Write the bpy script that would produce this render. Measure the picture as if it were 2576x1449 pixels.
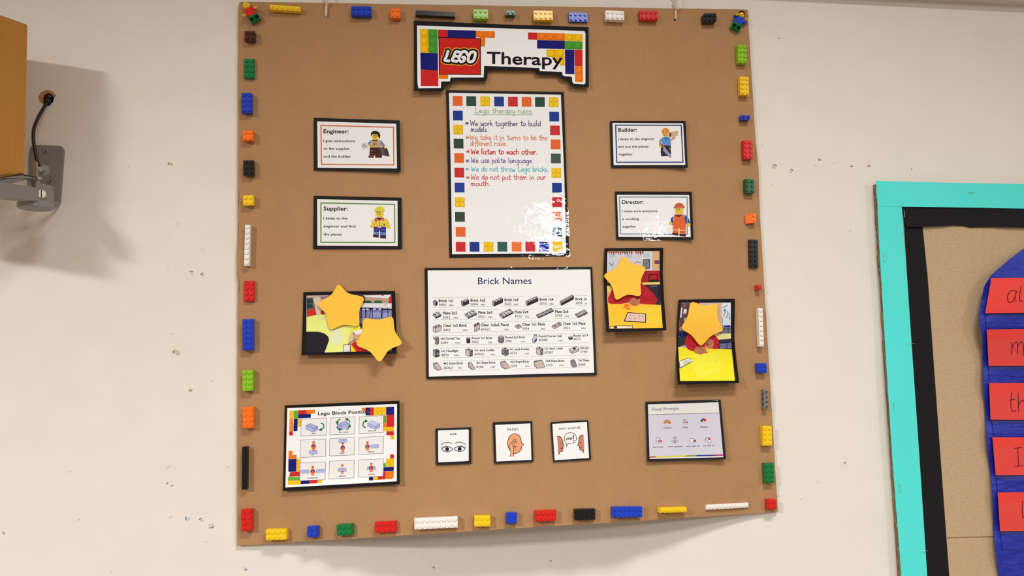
import bpy, bmesh, math, random
from mathutils import Vector, Matrix, noise
from mathutils.geometry import tessellate_polygon
random.seed(7)
sc = bpy.context.scene
for o in list(bpy.data.objects): bpy.data.objects.remove(o)
C = sc.collection
R = math.radians

# ------------------------------------------------------------------ camera
W, H, F = 2576, 1449, 1900.0
DIST = 1.22                                   # camera to wall; the wall is the plane y = 0, metres
CAMZ = 1.55
ROT = (Matrix.Rotation(R(-6.639), 3, 'Z') @ Matrix.Rotation(R(4.255), 3, 'X')
       @ Matrix(((1, 0, 0), (0, 0, -1), (0, 1, 0))) @ Matrix.Rotation(R(-1.638), 3, 'Z'))
cam = bpy.data.cameras.new('camera'); co = bpy.data.objects.new('camera', cam); C.objects.link(co)
cam.sensor_width = 36; cam.lens = F / W * 36; cam.clip_start = 0.02
co.matrix_world = Matrix.Translation((0, -DIST, CAMZ)) @ ROT.to_4x4()
sc.camera = co
sc.view_settings.view_transform = 'Standard'; sc.view_settings.look = 'None'
sc.view_settings.exposure = -0.08; sc.view_settings.gamma = 1; sc.view_settings.use_curve_mapping = False

# ------------------------------------------------------------------ light
wd = bpy.data.worlds.new('world'); sc.world = wd; wd.use_nodes = True
wd.node_tree.nodes['Background'].inputs[0].default_value = (1.0, 0.955, 0.915, 1)
wd.node_tree.nodes['Background'].inputs[1].default_value = 0.42
CEIL = CAMZ + 1.48
def lamp(name, x, y, sx, sy, power, col, spread=180):
    l = bpy.data.lights.new(name, 'AREA'); l.shape = 'RECTANGLE'; l.size = sx; l.size_y = sy
    l.energy = power; l.color = col; l.spread = R(spread)
    o = bpy.data.objects.new(name, l); C.objects.link(o); o.location = (x, y, CEIL - .03)
lamp('ceiling_lamp_left', -2.6, -2.9, 0.5, 0.5, 222, (0.985, 0.99, 1.0), 165)
lamp('ceiling_lamp_right', 3.6, -4.3, 0.16, 1.2, 180, (0.97, 0.99, 1.0), 165)
lamp('ceiling_lamp_near', 0.5, -1.4, 0.6, 0.3, 31, (0.985, 0.99, 1.0), 130)
lamp('ceiling_lamp_rear', 1.15, -5.0, 0.4, 0.25, 45, (0.985, 0.99, 1.0), 170)

# ------------------------------------------------------------------ pixel (2576 x 1449) -> point in the room
CAMP = Vector((0, -DIST, CAMZ))
def ray(px, py): return ROT @ Vector(((px - W / 2) / F, (H / 2 - py) / F, -1.0))
def at(px, py, off=0.0):
    d = ray(px, py); return CAMP + d * ((DIST - off) / d.y)
BC = [(599, 4), (1881, 24), (1957, 1288), (596, 1373)]
_b = [at(*p) for p in BC]
XL = (_b[0].x + _b[3].x) / 2; XR = (_b[1].x + _b[2].x) / 2
ZT = (_b[0].z + _b[1].z) / 2; ZB = (_b[2].z + _b[3].z) / 2
def depth(x, z):
    """front face of the cardboard, measured off the wall: it hangs bowed, most at its foot"""
    u = min(1, max(0, (x - XL) / (XR - XL))); v = min(1.05, max(-0.05, (z - ZB) / (ZT - ZB)))
    a = min(1, u / .38); b = min(1, (1 - u) / .38)
    return 0.007 + (0.010 + 0.052 * (1 - v)) * a * a * (3 - 2 * a) * b * b * (3 - 2 * b)
def bs(px, py, h=0.0):
    off = 0.03
    for _ in range(7):
        p = at(px, py, off + h); off = depth(p.x, p.z)
    return at(px, py, off + h)
def bnormal(p):
    e = 0.004
    dx = (depth(p.x + e, p.z) - depth(p.x - e, p.z)) / (2 * e); dz = (depth(p.x, p.z + e) - depth(p.x, p.z - e)) / (2 * e)
    return Vector((-dx, -1, -dz)).normalized()

# ------------------------------------------------------------------ materials
def lin(c):
    f = lambda v: v / 12.92 if v <= 0.04045 else ((v + 0.055) / 1.055) ** 2.4
    return tuple(f(x / 255) for x in c[:3]) + (1,)
MC = {}
def mat(name, col, rough=0.5, metal=0.0, spec=0.5):
    k = (name, tuple(col), rough, metal)
    if k in MC: return MC[k]
    m = bpy.data.materials.new(name); m.use_nodes = True
    b = m.node_tree.nodes['Principled BSDF']
    b.inputs['Base Color'].default_value = lin(col); b.inputs['Roughness'].default_value = rough
    b.inputs['Metallic'].default_value = metal; b.inputs['Specular IOR Level'].default_value = spec
    MC[k] = m; return m
def ink(col): return mat('ink', col, 0.75, 0, 0.15)
def nodes(m): return m.node_tree.nodes, m.node_tree.links, m.node_tree.nodes['Principled BSDF']
def tex(m, kind='ShaderNodeTexNoise', scale=(1, 1, 1), **kw):
    N, L, b = nodes(m)
    g = N.new('ShaderNodeNewGeometry'); mp = N.new('ShaderNodeMapping'); mp.inputs['Scale'].default_value = scale
    L.new(g.outputs['Position'], mp.inputs['Vector'])
    t = N.new(kind); L.new(mp.outputs[0], t.inputs['Vector'])
    for k, v in kw.items():
        if k in t.inputs: t.inputs[k].default_value = v
        else: setattr(t, k, v)
    return t
def ramp(m, src, stops):
    N, L, b = nodes(m); r = N.new('ShaderNodeValToRGB'); L.new(src, r.inputs[0])
    while len(r.color_ramp.elements) < len(stops): r.color_ramp.elements.new(0.5)
    for e, (p, c) in zip(r.color_ramp.elements, stops): e.position = p; e.color = lin(c)
    return r.outputs[0]
def mixc(m, fac, a, b_, mode='MIX'):
    N, L, b = nodes(m); x = N.new('ShaderNodeMix'); x.data_type = 'RGBA'; x.blend_type = mode
    if hasattr(fac, 'links') or hasattr(fac, 'is_linked'): L.new(fac, x.inputs[0])
    else: x.inputs[0].default_value = fac
    L.new(a, x.inputs[6])
    if isinstance(b_, tuple): x.inputs[7].default_value = b_
    else: L.new(b_, x.inputs[7])
    return x.outputs[2]
def bump(m, src, strength, dist, prev=None):
    N, L, b = nodes(m); bp = N.new('ShaderNodeBump'); bp.inputs['Strength'].default_value = strength
    bp.inputs['Distance'].default_value = dist; L.new(src, bp.inputs['Height'])
    if prev: L.new(prev, bp.inputs['Normal'])
    L.new(bp.outputs[0], b.inputs['Normal']); return bp.outputs[0]

M_wall = mat('painted_plaster', (232, 224, 212), 0.62, 0, 0.25)
n1 = tex(M_wall, scale=(420, 420, 420), Detail=2.0); n2 = tex(M_wall, scale=(3, 3, 3), Detail=3.0)
nodes(M_wall)[1].new(ramp(M_wall, n2.outputs[0], [(0.3, (230, 222, 208)), (0.7, (234, 226, 214))]), nodes(M_wall)[2].inputs[0])
bump(M_wall, n1.outputs[0], 0.25, 0.0006, bump(M_wall, n2.outputs[0], 0.2, 0.004))
M_card = mat('cardboard', (190, 147, 103), 0.8, 0, 0.2)
a1 = tex(M_card, scale=(5, 5, 5), Detail=4.0); a2 = tex(M_card, scale=(900, 900, 300), Detail=2.0)
a3 = tex(M_card, scale=(120, 1, 3.5), Detail=3.0); a4 = tex(M_card, scale=(60, 60, 60), Detail=3.0)
c = ramp(M_card, a1.outputs[0], [(0.3, (170, 127, 85)), (0.7, (179, 136, 93))])
c = mixc(M_card, 0.5, c, ramp(M_card, a2.outputs[0], [(0.3, (160, 118, 78)), (0.7, (188, 146, 103))]))
c = mixc(M_card, 0.10, c, ramp(M_card, a3.outputs[0], [(0.35, (160, 119, 84)), (0.65, (184, 143, 105))]))
c = mixc(M_card, ramp(M_card, a4.outputs[0], [(0.80, (0, 0, 0)), (0.84, (150, 150, 150))]), c, lin((120, 88, 60)))
nodes(M_card)[1].new(c, nodes(M_card)[2].inputs[0])
bump(M_card, a3.outputs[0], 0.12, 0.0006, bump(M_card, a1.outputs[0], 0.3, 0.004))
M_cardedge = mat('cardboard_edge', (205, 165, 118), 0.85, 0, 0.1)
e1 = tex(M_cardedge, scale=(230, 60, 230), Detail=3.0)
nodes(M_cardedge)[1].new(ramp(M_cardedge, e1.outputs[0], [(0.35, (150, 108, 70)), (0.6, (216, 180, 136))]), nodes(M_cardedge)[2].inputs[0])
M_burlap = mat('hessian', (182, 148, 108), 0.95, 0, 0.1)
w1 = tex(M_burlap, 'ShaderNodeTexWave', (1, 1, 1), Scale=230.0, Distortion=2.0, bands_direction='X', **{'Detail Scale': 2.0})
w2 = tex(M_burlap, 'ShaderNodeTexWave', (1, 1, 1), Scale=230.0, Distortion=2.0, bands_direction='Z', **{'Detail Scale': 2.0})
w3 = tex(M_burlap, scale=(500, 500, 60), Detail=3.0); w4 = tex(M_burlap, scale=(60, 500, 500), Detail=3.0)
c = mixc(M_burlap, 0.5, w1.outputs[0], w2.outputs[0]); c1 = mixc(M_burlap, 0.5, w3.outputs[1], w4.outputs[1])
bw = ramp(M_burlap, c, [(0.2, (150, 118, 84)), (0.8, (222, 192, 154))])
bw2 = ramp(M_burlap, c1, [(0.35, (166, 134, 98)), (0.65, (228, 200, 164))])
nodes(M_burlap)[1].new(mixc(M_burlap, 0.5, bw, bw2), nodes(M_burlap)[2].inputs[0])
bump(M_burlap, c, 0.5, 0.0006, bump(M_burlap, c1, 0.4, 0.0008))
M_wood = mat('oak_veneer', (196, 136, 58), 0.5, 0, 0.35)
o1 = tex(M_wood, scale=(90, 90, 3.0), Detail=5.0, Distortion=0.6)
nodes(M_wood)[1].new(ramp(M_wood, o1.outputs[0], [(0.3, (190, 130, 54)), (0.7, (197, 138, 60))]), nodes(M_wood)[2].inputs[0])
M_steel = mat('grey_enamel', (142, 136, 132), 0.45, 0.25)
M_steel_l = mat('bare_steel', (178, 172, 164), 0.35, 0.8)
M_rubber = mat('black_cable', (22, 19, 18), 0.5)
M_turq = mat('turquoise_card', (88, 226, 216), 0.75, 0, 0.2)
M_blackcard = mat('black_card', (24, 22, 26), 0.8, 0, 0.2)
M_blackpage = mat('black_paper', (16, 13, 13), 0.75, 0, 0.2)
M_fab = mat('blue_nylon', (26, 42, 158), 0.42, 0, 0.5)
f1 = tex(M_fab, scale=(10, 10, 26), Detail=2.0, Distortion=0.5); f2 = tex(M_fab, scale=(900, 900, 900), Detail=1.0)
bump(M_fab, f1.outputs[0], 0.35, 0.005, bump(M_fab, f2.outputs[0], 0.3, 0.0003))
M_redcard = mat('red_card', (232, 66, 56), 0.6, 0, 0.3)
M_star = mat('foam_star', (255, 196, 70), 0.8, 0, 0.15)
M_string = mat('cotton_string', (222, 205, 180), 0.9)
M_ply = mat('worn_board_edge', (120, 92, 66), 0.9)
p1 = tex(M_ply, scale=(90, 300, 25), Detail=5.0)
nodes(M_ply)[1].new(ramp(M_ply, p1.outputs[0], [(0.35, (78, 58, 42)), (0.52, (126, 98, 72)), (0.66, (204, 178, 142))]), nodes(M_ply)[2].inputs[0])
# clear laminating film: a coat of gloss over whatever lies under it
M_film = bpy.data.materials.new('laminating_film'); M_film.use_nodes = True
N, L = M_film.node_tree.nodes, M_film.node_tree.links
N.remove(N['Principled BSDF']); out = N['Material Output']
tr = N.new('ShaderNodeBsdfTransparent'); gl = N.new('ShaderNodeBsdfGlossy'); gl.inputs['Roughness'].default_value = 0.03
mx = N.new('ShaderNodeMixShader'); fc = N.new('ShaderNodeLayerWeight'); fc.inputs['Blend'].default_value = 0.5
pw = N.new('ShaderNodeMath'); pw.operation = 'POWER'; pw.inputs[1].default_value = 5.0
fr = N.new('ShaderNodeMath'); fr.operation = 'MULTIPLY_ADD'; fr.inputs[1].default_value = 0.9; fr.inputs[2].default_value = 0.045
L.new(fc.outputs['Facing'], pw.inputs[0]); L.new(pw.outputs[0], fr.inputs[0])
g = N.new('ShaderNodeNewGeometry'); t1 = N.new('ShaderNodeTexNoise'); t1.inputs['Scale'].default_value = 95; t1.inputs['Detail'].default_value = 3
t1.inputs['Roughness'].default_value = 0.5
t2 = N.new('ShaderNodeTexNoise'); t2.inputs['Scale'].default_value = 14; L.new(g.outputs['Position'], t2.inputs['Vector'])
b2 = N.new('ShaderNodeBump'); b2.inputs['Strength'].default_value = 1.0; b2.inputs['Distance'].default_value = 0.0008; L.new(t2.outputs[0], b2.inputs['Height'])
L.new(g.outputs['Position'], t1.inputs['Vector'])
bp = N.new('ShaderNodeBump'); bp.inputs['Strength'].default_value = 1.0; bp.inputs['Distance'].default_value = 0.00022; L.new(b2.outputs[0], bp.inputs['Normal'])
L.new(t1.outputs[0], bp.inputs['Height']); L.new(bp.outputs[0], gl.inputs['Normal'])
L.new(fr.outputs[0], mx.inputs[0]); L.new(tr.outputs[0], mx.inputs[1]); L.new(gl.outputs[0], mx.inputs[2]); L.new(mx.outputs[0], out.inputs[0])
M_film.use_fake_user = False

# ------------------------------------------------------------------ object helpers
def tag(o, label=None, cat=None, group=None, kind=None):
    if label: o['label'] = label
    if cat: o['category'] = cat
    if group: o['group'] = group
    if kind: o['kind'] = kind
    return o
def thing(name, label, cat, loc, group=None, mtx=None):
    o = bpy.data.objects.new(name, None); C.objects.link(o); o.empty_display_size = 0.01
    if mtx is not None: o.matrix_world = mtx
    else: o.location = loc
    o['_w'] = tuple(loc) if mtx is None else (0.0, 0.0, 0.0)
    return tag(o, label, cat, group)
def link(name, me, parent=None, smooth=False):
    o = bpy.data.objects.new(name, me); C.objects.link(o)
    if parent is not None: o.parent = parent
    return o
def worldbase(parent):
    b = Vector((0, 0, 0)); p = parent
    while p is not None:
        if '_w' in p: b += Vector(p['_w'])
        p = p.parent
    return b
def mesh(name, verts, faces, m, parent=None, idx=None, smooth=False):
    """verts in room coordinates; stored relative to the thing's own origin"""
    base = worldbase(parent); me = bpy.data.meshes.new(name)
    me.from_pydata([tuple(Vector(v) - base) for v in verts], [], faces)
    ms = m if isinstance(m, list) else [m]
    for x in ms: me.materials.append(x)
    if idx: me.polygons.foreach_set('material_index', idx)
    if smooth: me.polygons.foreach_set('use_smooth', [True] * len(me.polygons))
    me.update()
    return link(name, me, parent)
def from_bm(name, bm, m, parent=None, smooth=False):
    me = bpy.data.meshes.new(name); bm.to_mesh(me); bm.free(); me.materials.append(m)
    base = worldbase(parent)
    if base.length: me.transform(Matrix.Translation(-base))
    if smooth: me.polygons.foreach_set('use_smooth', [True] * len(me.polygons))
    return link(name, me, parent)
def smooth_curve(pts, n=6, closed=False):
    out = []; k = len(pts)
    rng = range(k if closed else k - 1)
    for i in rng:
        if closed: p = [pts[(i + j - 1) % k] for j in range(4)]
        else: p = [pts[max(0, min(k - 1, i + j - 1))] for j in range(4)]
        for s in range(n):
            t = s / n; t2 = t * t; t3 = t2 * t
            out.append(tuple(0.5 * (2 * p[1][d] + (p[2][d] - p[0][d]) * t + (2 * p[0][d] - 5 * p[1][d] + 4 * p[2][d] - p[3][d]) * t2
                       + (3 * p[1][d] - p[0][d] - 3 * p[2][d] + p[3][d]) * t3) for d in range(len(p[0]))))
    if not closed: out.append(tuple(pts[-1]))
    return out
def tube(bm, pts, r, seg=8, cap=True):
    pts = [Vector(p) for p in pts]; rings = []
    for i, p in enumerate(pts):
        d = (pts[min(i + 1, len(pts) - 1)] - pts[max(i - 1, 0)]).normalized()
        a = d.orthogonal().normalized() if i == 0 else (a - d * a.dot(d)).normalized()
        b = d.cross(a); rr = r[i] if isinstance(r, (list, tuple)) else r
        rings.append([bm.verts.new(p + (a * math.cos(2 * math.pi * k / seg) + b * math.sin(2 * math.pi * k / seg)) * rr) for k in range(seg)])
    for i in range(len(rings) - 1):
        for k in range(seg): bm.faces.new((rings[i][k], rings[i][(k + 1) % seg], rings[i + 1][(k + 1) % seg], rings[i + 1][k]))
    if cap: bm.faces.new(rings[0][::-1]); bm.faces.new(rings[-1])
def prism(bm, pts, vec):
    """closed solid: polygon pts pushed along vec"""
    vec = Vector(vec); a = [bm.verts.new(Vector(p)) for p in pts]; b = [bm.verts.new(Vector(p) + vec) for p in pts]
    bm.faces.new(a[::-1]); bm.faces.new(b); n = len(pts)
    for i in range(n): bm.faces.new((a[i], a[(i + 1) % n], b[(i + 1) % n], b[i]))
def recalc(bm): bmesh.ops.recalc_face_normals(bm, faces=bm.faces[:]); return bm
def box(bm, lo, hi, mtx=None):
    v = [Vector((x, y, z)) for x in (lo[0], hi[0]) for y in (lo[1], hi[1]) for z in (lo[2], hi[2])]
    if mtx: v = [mtx @ p for p in v]
    vs = [bm.verts.new(p) for p in v]
    for f in ((0, 1, 3, 2), (4, 6, 7, 5), (0, 4, 5, 1), (2, 3, 7, 6), (0, 2, 6, 4), (1, 5, 7, 3)): bm.faces.new([vs[i] for i in f])

# ------------------------------------------------------------------ flat print, laid on the curved board
def refine(polys, maxlen):
    """2-D polygons -> triangles with no edge longer than maxlen (pixels)"""
    bm = bmesh.new()
    for poly in polys:
        vs = [bm.verts.new((p[0], p[1], 0)) for p in poly]
        for t in tessellate_polygon([[Vector((p[0], p[1], 0)) for p in poly]]):
            try: bm.faces.new([vs[i] for i in t])
            except ValueError: pass
    for _ in range(6):
        es = [e for e in bm.edges if e.calc_length() > maxlen]
        if not es: break
        bmesh.ops.subdivide_edges(bm, edges=es, cuts=1); bmesh.ops.triangulate(bm, faces=[f for f in bm.faces if len(f.verts) > 3])
    vs = [(v.co.x, v.co.y) for v in bm.verts]
    bm.verts.index_update(); fs = [tuple(v.index for v in f.verts) for f in bm.faces]; bm.free()
    return vs, fs
def area2(p): return sum(p[i][0] * p[(i + 1) % len(p)][1] - p[(i + 1) % len(p)][0] * p[i][1] for i in range(len(p)))
LAYER = 0.00008
class Surf:
    """a sheet fixed to the board (or wall): where its pixels lie in the room"""
    def __init__(s, lift=None, base=0.0008, on=bs): s.lift = lift or (lambda x, y: 0.0); s.base = base; s.on = on
    def __call__(s, x, y, layer=0): return s.on(x, y, s.base + s.lift(x, y) + layer * LAYER)
TXT = {}
def textmesh(st, bold):
    k = (st, bold)
    if k not in TXT:
        cu = bpy.data.curves.new('t', 'FONT'); cu.body = st; cu.size = 1; cu.resolution_u = 4 if st in ('Therapy', 'Brick Names', 'listen', 'use words') else 2; cu.offset = bold
        ob = bpy.data.objects.new('t', cu); C.objects.link(ob); bpy.context.view_layer.update()
        me = bpy.data.meshes.new_from_object(ob.evaluated_get(bpy.context.evaluated_depsgraph_get()))
        TXT[k] = ([(v.co.x, v.co.y) for v in me.vertices], [tuple(p.vertices) for p in me.polygons])
        bpy.data.objects.remove(ob); bpy.data.curves.remove(cu); bpy.data.meshes.remove(me)
    return TXT[k]
def refine_faces(pts, faces, maxlen):
    if not any(max(math.hypot(pts[f[i]][0] - pts[f[i - 1]][0], pts[f[i]][1] - pts[f[i - 1]][1]) for i in range(len(f))) > maxlen for f in faces): return pts, faces
    bm = bmesh.new(); vs = [bm.verts.new((p[0], p[1], 0)) for p in pts]
    for f in faces:
        try: bm.faces.new([vs[i] for i in f])
        except ValueError: pass
    for _ in range(5):
        es = [e for e in bm.edges if e.calc_length() > maxlen]
        if not es: break
        bmesh.ops.subdivide_edges(bm, edges=es, cuts=1); bmesh.ops.triangulate(bm, faces=[f for f in bm.faces if len(f.verts) > 3])
    out = [(v.co.x, v.co.y) for v in bm.verts]; bm.verts.index_update(); fs = [tuple(v.index for v in f.verts) for f in bm.faces]; bm.free()
    return out, fs
GL = {
 'a': (1.1, [[(.85,.85),(.45,1),(.1,.6),(.15,.12),(.5,0),(.8,.35),(.86,.95)], [(.86,.9),(.85,.25),(1.02,0)]]),
 'b': (1.0, [[(.1,1.8),(.1,.9),(.1,.15)], [(.1,.15),(.5,0),(.85,.4),(.65,.95),(.25,.9),(.1,.6)]]),
 'c': (.95, [[(.8,.85),(.45,1),(.1,.55),(.3,.05),(.8,.15)]]),
 'd': (1.1, [[(.85,.8),(.4,1),(.1,.5),(.35,0),(.82,.35)], [(.9,1.8),(.86,.9),(.86,.2),(1.02,0)]]),
 'e': (1.0, [[(.12,.48),(.75,.6),(.65,.95),(.3,.98),(.08,.5),(.3,.03),(.85,.15)]]),
 'f': (.8, [[(.85,1.65),(.5,1.75),(.35,1.3),(.35,-.5)], [(.05,.95),(.75,.95)]]),
 'g': (1.1, [[(.8,.9),(.4,1),(.1,.5),(.4,.05),(.82,.4)], [(.86,1),(.86,.2),(.8,-.6),(.45,-.8),(.1,-.55)]]),
 'h': (1.1, [[(.1,1.8),(.1,0)], [(.1,.5),(.5,1),(.8,.75),(.82,0)]]),
 'i': (.5, [[(.1,1),(.1,.25),(.28,0)], [(.1,1.35),(.13,1.43)]]),
 'k': (1.0, [[(.1,1.8),(.1,0)], [(.78,1),(.14,.45)], [(.32,.6),(.85,0)]]),
 'l': (.5, [[(.1,1.8),(.1,.3),(.3,0)]]),
 'm': (1.5, [[(.08,1),(.08,0)], [(.08,.5),(.35,1),(.55,.7),(.55,0)], [(.55,.5),(.88,1),(1.12,.7),(1.12,.2),(1.25,0)]]),
 'n': (1.1, [[(.08,1),(.08,0)], [(.08,.5),(.45,1),(.75,.7),(.76,.2),(.9,0)]]),
 'o': (1.05, [[(.5,1),(.12,.7),(.15,.15),(.5,0),(.85,.3),(.8,.85),(.5,1)]]),
 'p': (1.05, [[(.1,1),(.1,-.8)], [(.1,.7),(.5,1),(.85,.6),(.6,.05),(.12,.1)]]),
 'r': (.8, [[(.1,1),(.1,0)], [(.1,.5),(.4,.95),(.7,.92)]]),
 's': (.85, [[(.68,.9),(.35,1),(.12,.75),(.4,.52),(.65,.25),(.4,0),(.08,.12)]]),
 't': (.85, [[(.35,1.6),(.33,.3),(.55,0),(.75,.1)], [(.02,1.05),(.7,1.05)]]),
 'u': (1.1, [[(.1,1),(.12,.25),(.45,0),(.8,.3),(.82,1)], [(.82,1),(.82,.2),(.98,0)]]),
 'w': (1.35, [[(.05,1),(.2,.1),(.4,0),(.6,.7)], [(.6,.7),(.75,.05),(.95,.1),(1.15,1)]]),
 'y': (1.05, [[(.1,1),(.14,.3),(.45,.05),(.8,.4)], [(.84,1),(.84,.1),(.7,-.6),(.35,-.8),(.05,-.55)]]),
 'W': (1.7, [[(.05,1.7),(.35,0)], [(.35,0),(.75,1.2)], [(.75,1.2),(1.1,0)], [(1.1,0),(1.5,1.7)]]),
 'L': (1.15, [[(.15,1.9),(.05,.1)], [(.05,.1),(.95,.05)]]),
 'I': (1.0, [[(.1,1.6),(.9,1.65)], [(.5,1.62),(.5,.03)], [(.05,0),(.95,.03)]]),
 '.': (.45, [[(.15,.02),(.2,.08)]]), ' ': (.75, []),
 '*': (.9, [[(.1,.5),(.8,.5)], [(.25,.15),(.65,.9)], [(.65,.1),(.25,.9)]])}
class Art:
    """printed matter as one mesh of flat coloured pieces"""
    def __init__(s, name, parent, surf, T=None, step=26): s.n = name; s.p = parent; s.s = surf; s.T = T or (lambda x, y: (x, y)); s.v = []; s.f = []; s.i = []; s.m = []; s.step = step
    def _add(s, pts, faces, m, layer):
        if not isinstance(m, bpy.types.Material): m = ink(m)
        if m not in s.m: s.m.append(m)
        k = s.m.index(m); b = len(s.v)
        s.v += [s.s(x, y, layer) for x, y in pts]
        for f in faces:
            q = [pts[i] for i in f]
            f = tuple(b + i for i in f)
            s.f.append(f if area2(q) < 0 else f[::-1]); s.i.append(k)
    def poly(s, pts, col, layer=1, T=True):
        pts = [s.T(*p) for p in pts] if T else list(pts)
        vs, fs = refine([pts], s.step); s._add(vs, fs, col, layer)
        return s
    def rect(s, x0, y0, x1, y1, col, layer=1, sl=0): return s.poly([(x0, y0), (x1, y0 + sl * (x1 - x0)), (x1, y1 + sl * (x1 - x0)), (x0, y1)], col, layer)
    def ell(s, cx, cy, rx, ry, col, layer=1, n=18, a0=0, a1=360, rot=0):
        c_, s_ = math.cos(R(rot)), math.sin(R(rot)); P = []
        for k in range(n + (a1 - a0 < 360)):
            a = R(a0 + (a1 - a0) * k / n); x, y = rx * math.cos(a), ry * math.sin(a)
            P.append((cx + x * c_ - y * s_, cy + x * s_ + y * c_))
        return s.poly(P, col, layer)
    def line(s, pts, w, col, layer=1, closed=False, T=True, smooth=0, cap=True):
        if smooth: pts = smooth_curve(pts, smooth, closed)
        if T:
            q = [s.T(*p) for p in pts]; k = math.hypot(s.T(1, 0)[0] - s.T(0, 0)[0], s.T(1, 0)[1] - s.T(0, 0)[1]); w = w * k
        else: q = list(pts)
        h = w / 2; L_ = []; R_ = []; n = len(q)
        for i in range(n):
            a = q[(i - 1) % n] if (closed or i > 0) else q[i]; b = q[(i + 1) % n] if (closed or i < n - 1) else q[i]
            d0 = Vector((q[i][0] - a[0], q[i][1] - a[1])); d1 = Vector((b[0] - q[i][0], b[1] - q[i][1]))
            if d0.length > 1e-9: d0.normalize()
            if d1.length > 1e-9: d1.normalize()
            d = d0 + d1
            if d.length < 1e-6: d = d1 if d1.length else Vector((1, 0))
            d.normalize(); nn = Vector((-d.y, d.x)); ref = d1 if d1.length > 0.5 else d0
            m_ = h / max(0.5, abs(nn.dot(Vector((-ref.y, ref.x)))))
            x, y = q[i]
            if cap and not closed and i == 0: x -= d.x * h * 0.7; y -= d.y * h * 0.7
            if cap and not closed and i == n - 1: x += d.x * h * 0.7; y += d.y * h * 0.7
            L_.append((x + nn.x * m_, y + nn.y * m_)); R_.append((x - nn.x * m_, y - nn.y * m_))
        vs = []; fs = []
        for i in range(n if closed else n - 1):
            j = (i + 1) % n; seg = math.hypot(q[j][0] - q[i][0], q[j][1] - q[i][1]); k = max(1, int(seg / s.step) + 1)
            for t in range(k):
                t0, t1 = t / k, (t + 1) / k; b = len(vs)
                f = lambda A, t: (A[i][0] + (A[j][0] - A[i][0]) * t, A[i][1] + (A[j][1] - A[i][1]) * t)
                vs += [f(L_, t0), f(L_, t1), f(R_, t1), f(R_, t0)]; fs.append((b, b + 1, b + 2, b + 3))
        s._add(vs, fs, col, layer); return s
    def text(s, st, x0, y0, x1, y1, cap, col, bold=0.0, layer=3):
        """left and right end of the baseline, height of a capital"""
        vs, fs = textmesh(st, bold); xs = [v[0] for v in vs]; lo, hi = min(xs), max(xs); sx = (x1 - x0) / (hi - lo); sy = cap / 0.729
        sl = (y1 - y0) / (x1 - x0)
        pts = []
        for x, y in vs:
            X = x0 + (x - lo) * sx; pts.append(s.T(X, y0 + (X - x0) * sl - y * sy))
        pts, fs = refine_faces(pts, fs, 24); s._add(pts, fs, col, layer); return s
    def hand(s, st, x0, y0, x1, y1, xh, w, col, layer=3, seed=1):
        rnd = random.Random(seed); adv = sum(GL[ch][0] for ch in st) - 0.15; k = (x1 - x0) / adv; x = x0; sl = (y1 - y0) / (x1 - x0)
        for ch in st:
            a, strokes = GL[ch]; dy = rnd.uniform(-.06, .06) * xh; hh = xh * rnd.uniform(.93, 1.07)
            for st_ in strokes:
                pts = [(x + p[0] * k, y0 + sl * (x - x0) + dy - p[1] * hh) for p in st_]
                s.line(pts, w, col, layer, smooth=4 if len(pts) > 2 else 0)
            x += a * k
        return s
    def done(s): return mesh(s.n, s.v, s.f, s.m, s.p, s.i)
def crop(ox, oy, sc_): return lambda x, y: (ox + x / sc_, oy + y / sc_)
def plate(name, pts, surf, m, parent, layer=0, thick=0.0004, step=22, single=False):
    """a thin sheet with real thickness, outline in pixels"""
    if area2(pts) < 0: pts = pts[::-1]
    out = []
    for i, p in enumerate(pts):
        q = pts[(i + 1) % len(pts)]; n = max(1, int(math.hypot(q[0] - p[0], q[1] - p[1]) / step))
        out += [(p[0] + (q[0] - p[0]) * t / n, p[1] + (q[1] - p[1]) * t / n) for t in range(n)]
    vs, fs = refine([out], step * 1.3)
    top = [surf(x, y, layer) for x, y in vs]; b = len(top)
    fs2 = [f if area2([vs[i] for i in f]) < 0 else f[::-1] for f in fs]
    if single: return mesh(name, top, fs2, m, parent, smooth=True)
    cnt = {}
    for f in fs2:
        for i in range(3):
            e = (f[i], f[(i + 1) % 3]); cnt[e] = 1
    bot = [p + Vector((0, thick, 0)) for p in top]
    F_ = list(fs2) + [tuple(b + i for i in f[::-1]) for f in fs2]
    for (i, j) in cnt:
        if (j, i) not in cnt: F_.append((j, i, i + b, j + b))
    return mesh(name, top + bot, F_, m, parent)
def rounded(pts, r, n=3):
    out = []; k = len(pts)
    for i in range(k):
        p = Vector(pts[i]); a = (Vector(pts[i - 1]) - p); b = (Vector(pts[(i + 1) % k]) - p)
        a = p + a.normalized() * min(r, a.length / 2.1); b = p + b.normalized() * min(r, b.length / 2.1)
        for t in range(n + 1):
            t /= n; out.append(tuple(a * (1 - t) ** 2 + p * 2 * t * (1 - t) + b * t * t))
    return out
def centre(pts, h=0.0, on=bs): return on(sum(p[0] for p in pts) / len(pts), sum(p[1] for p in pts) / len(pts), h)
def TP(T, pts): return [T(*p) for p in pts]

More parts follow.
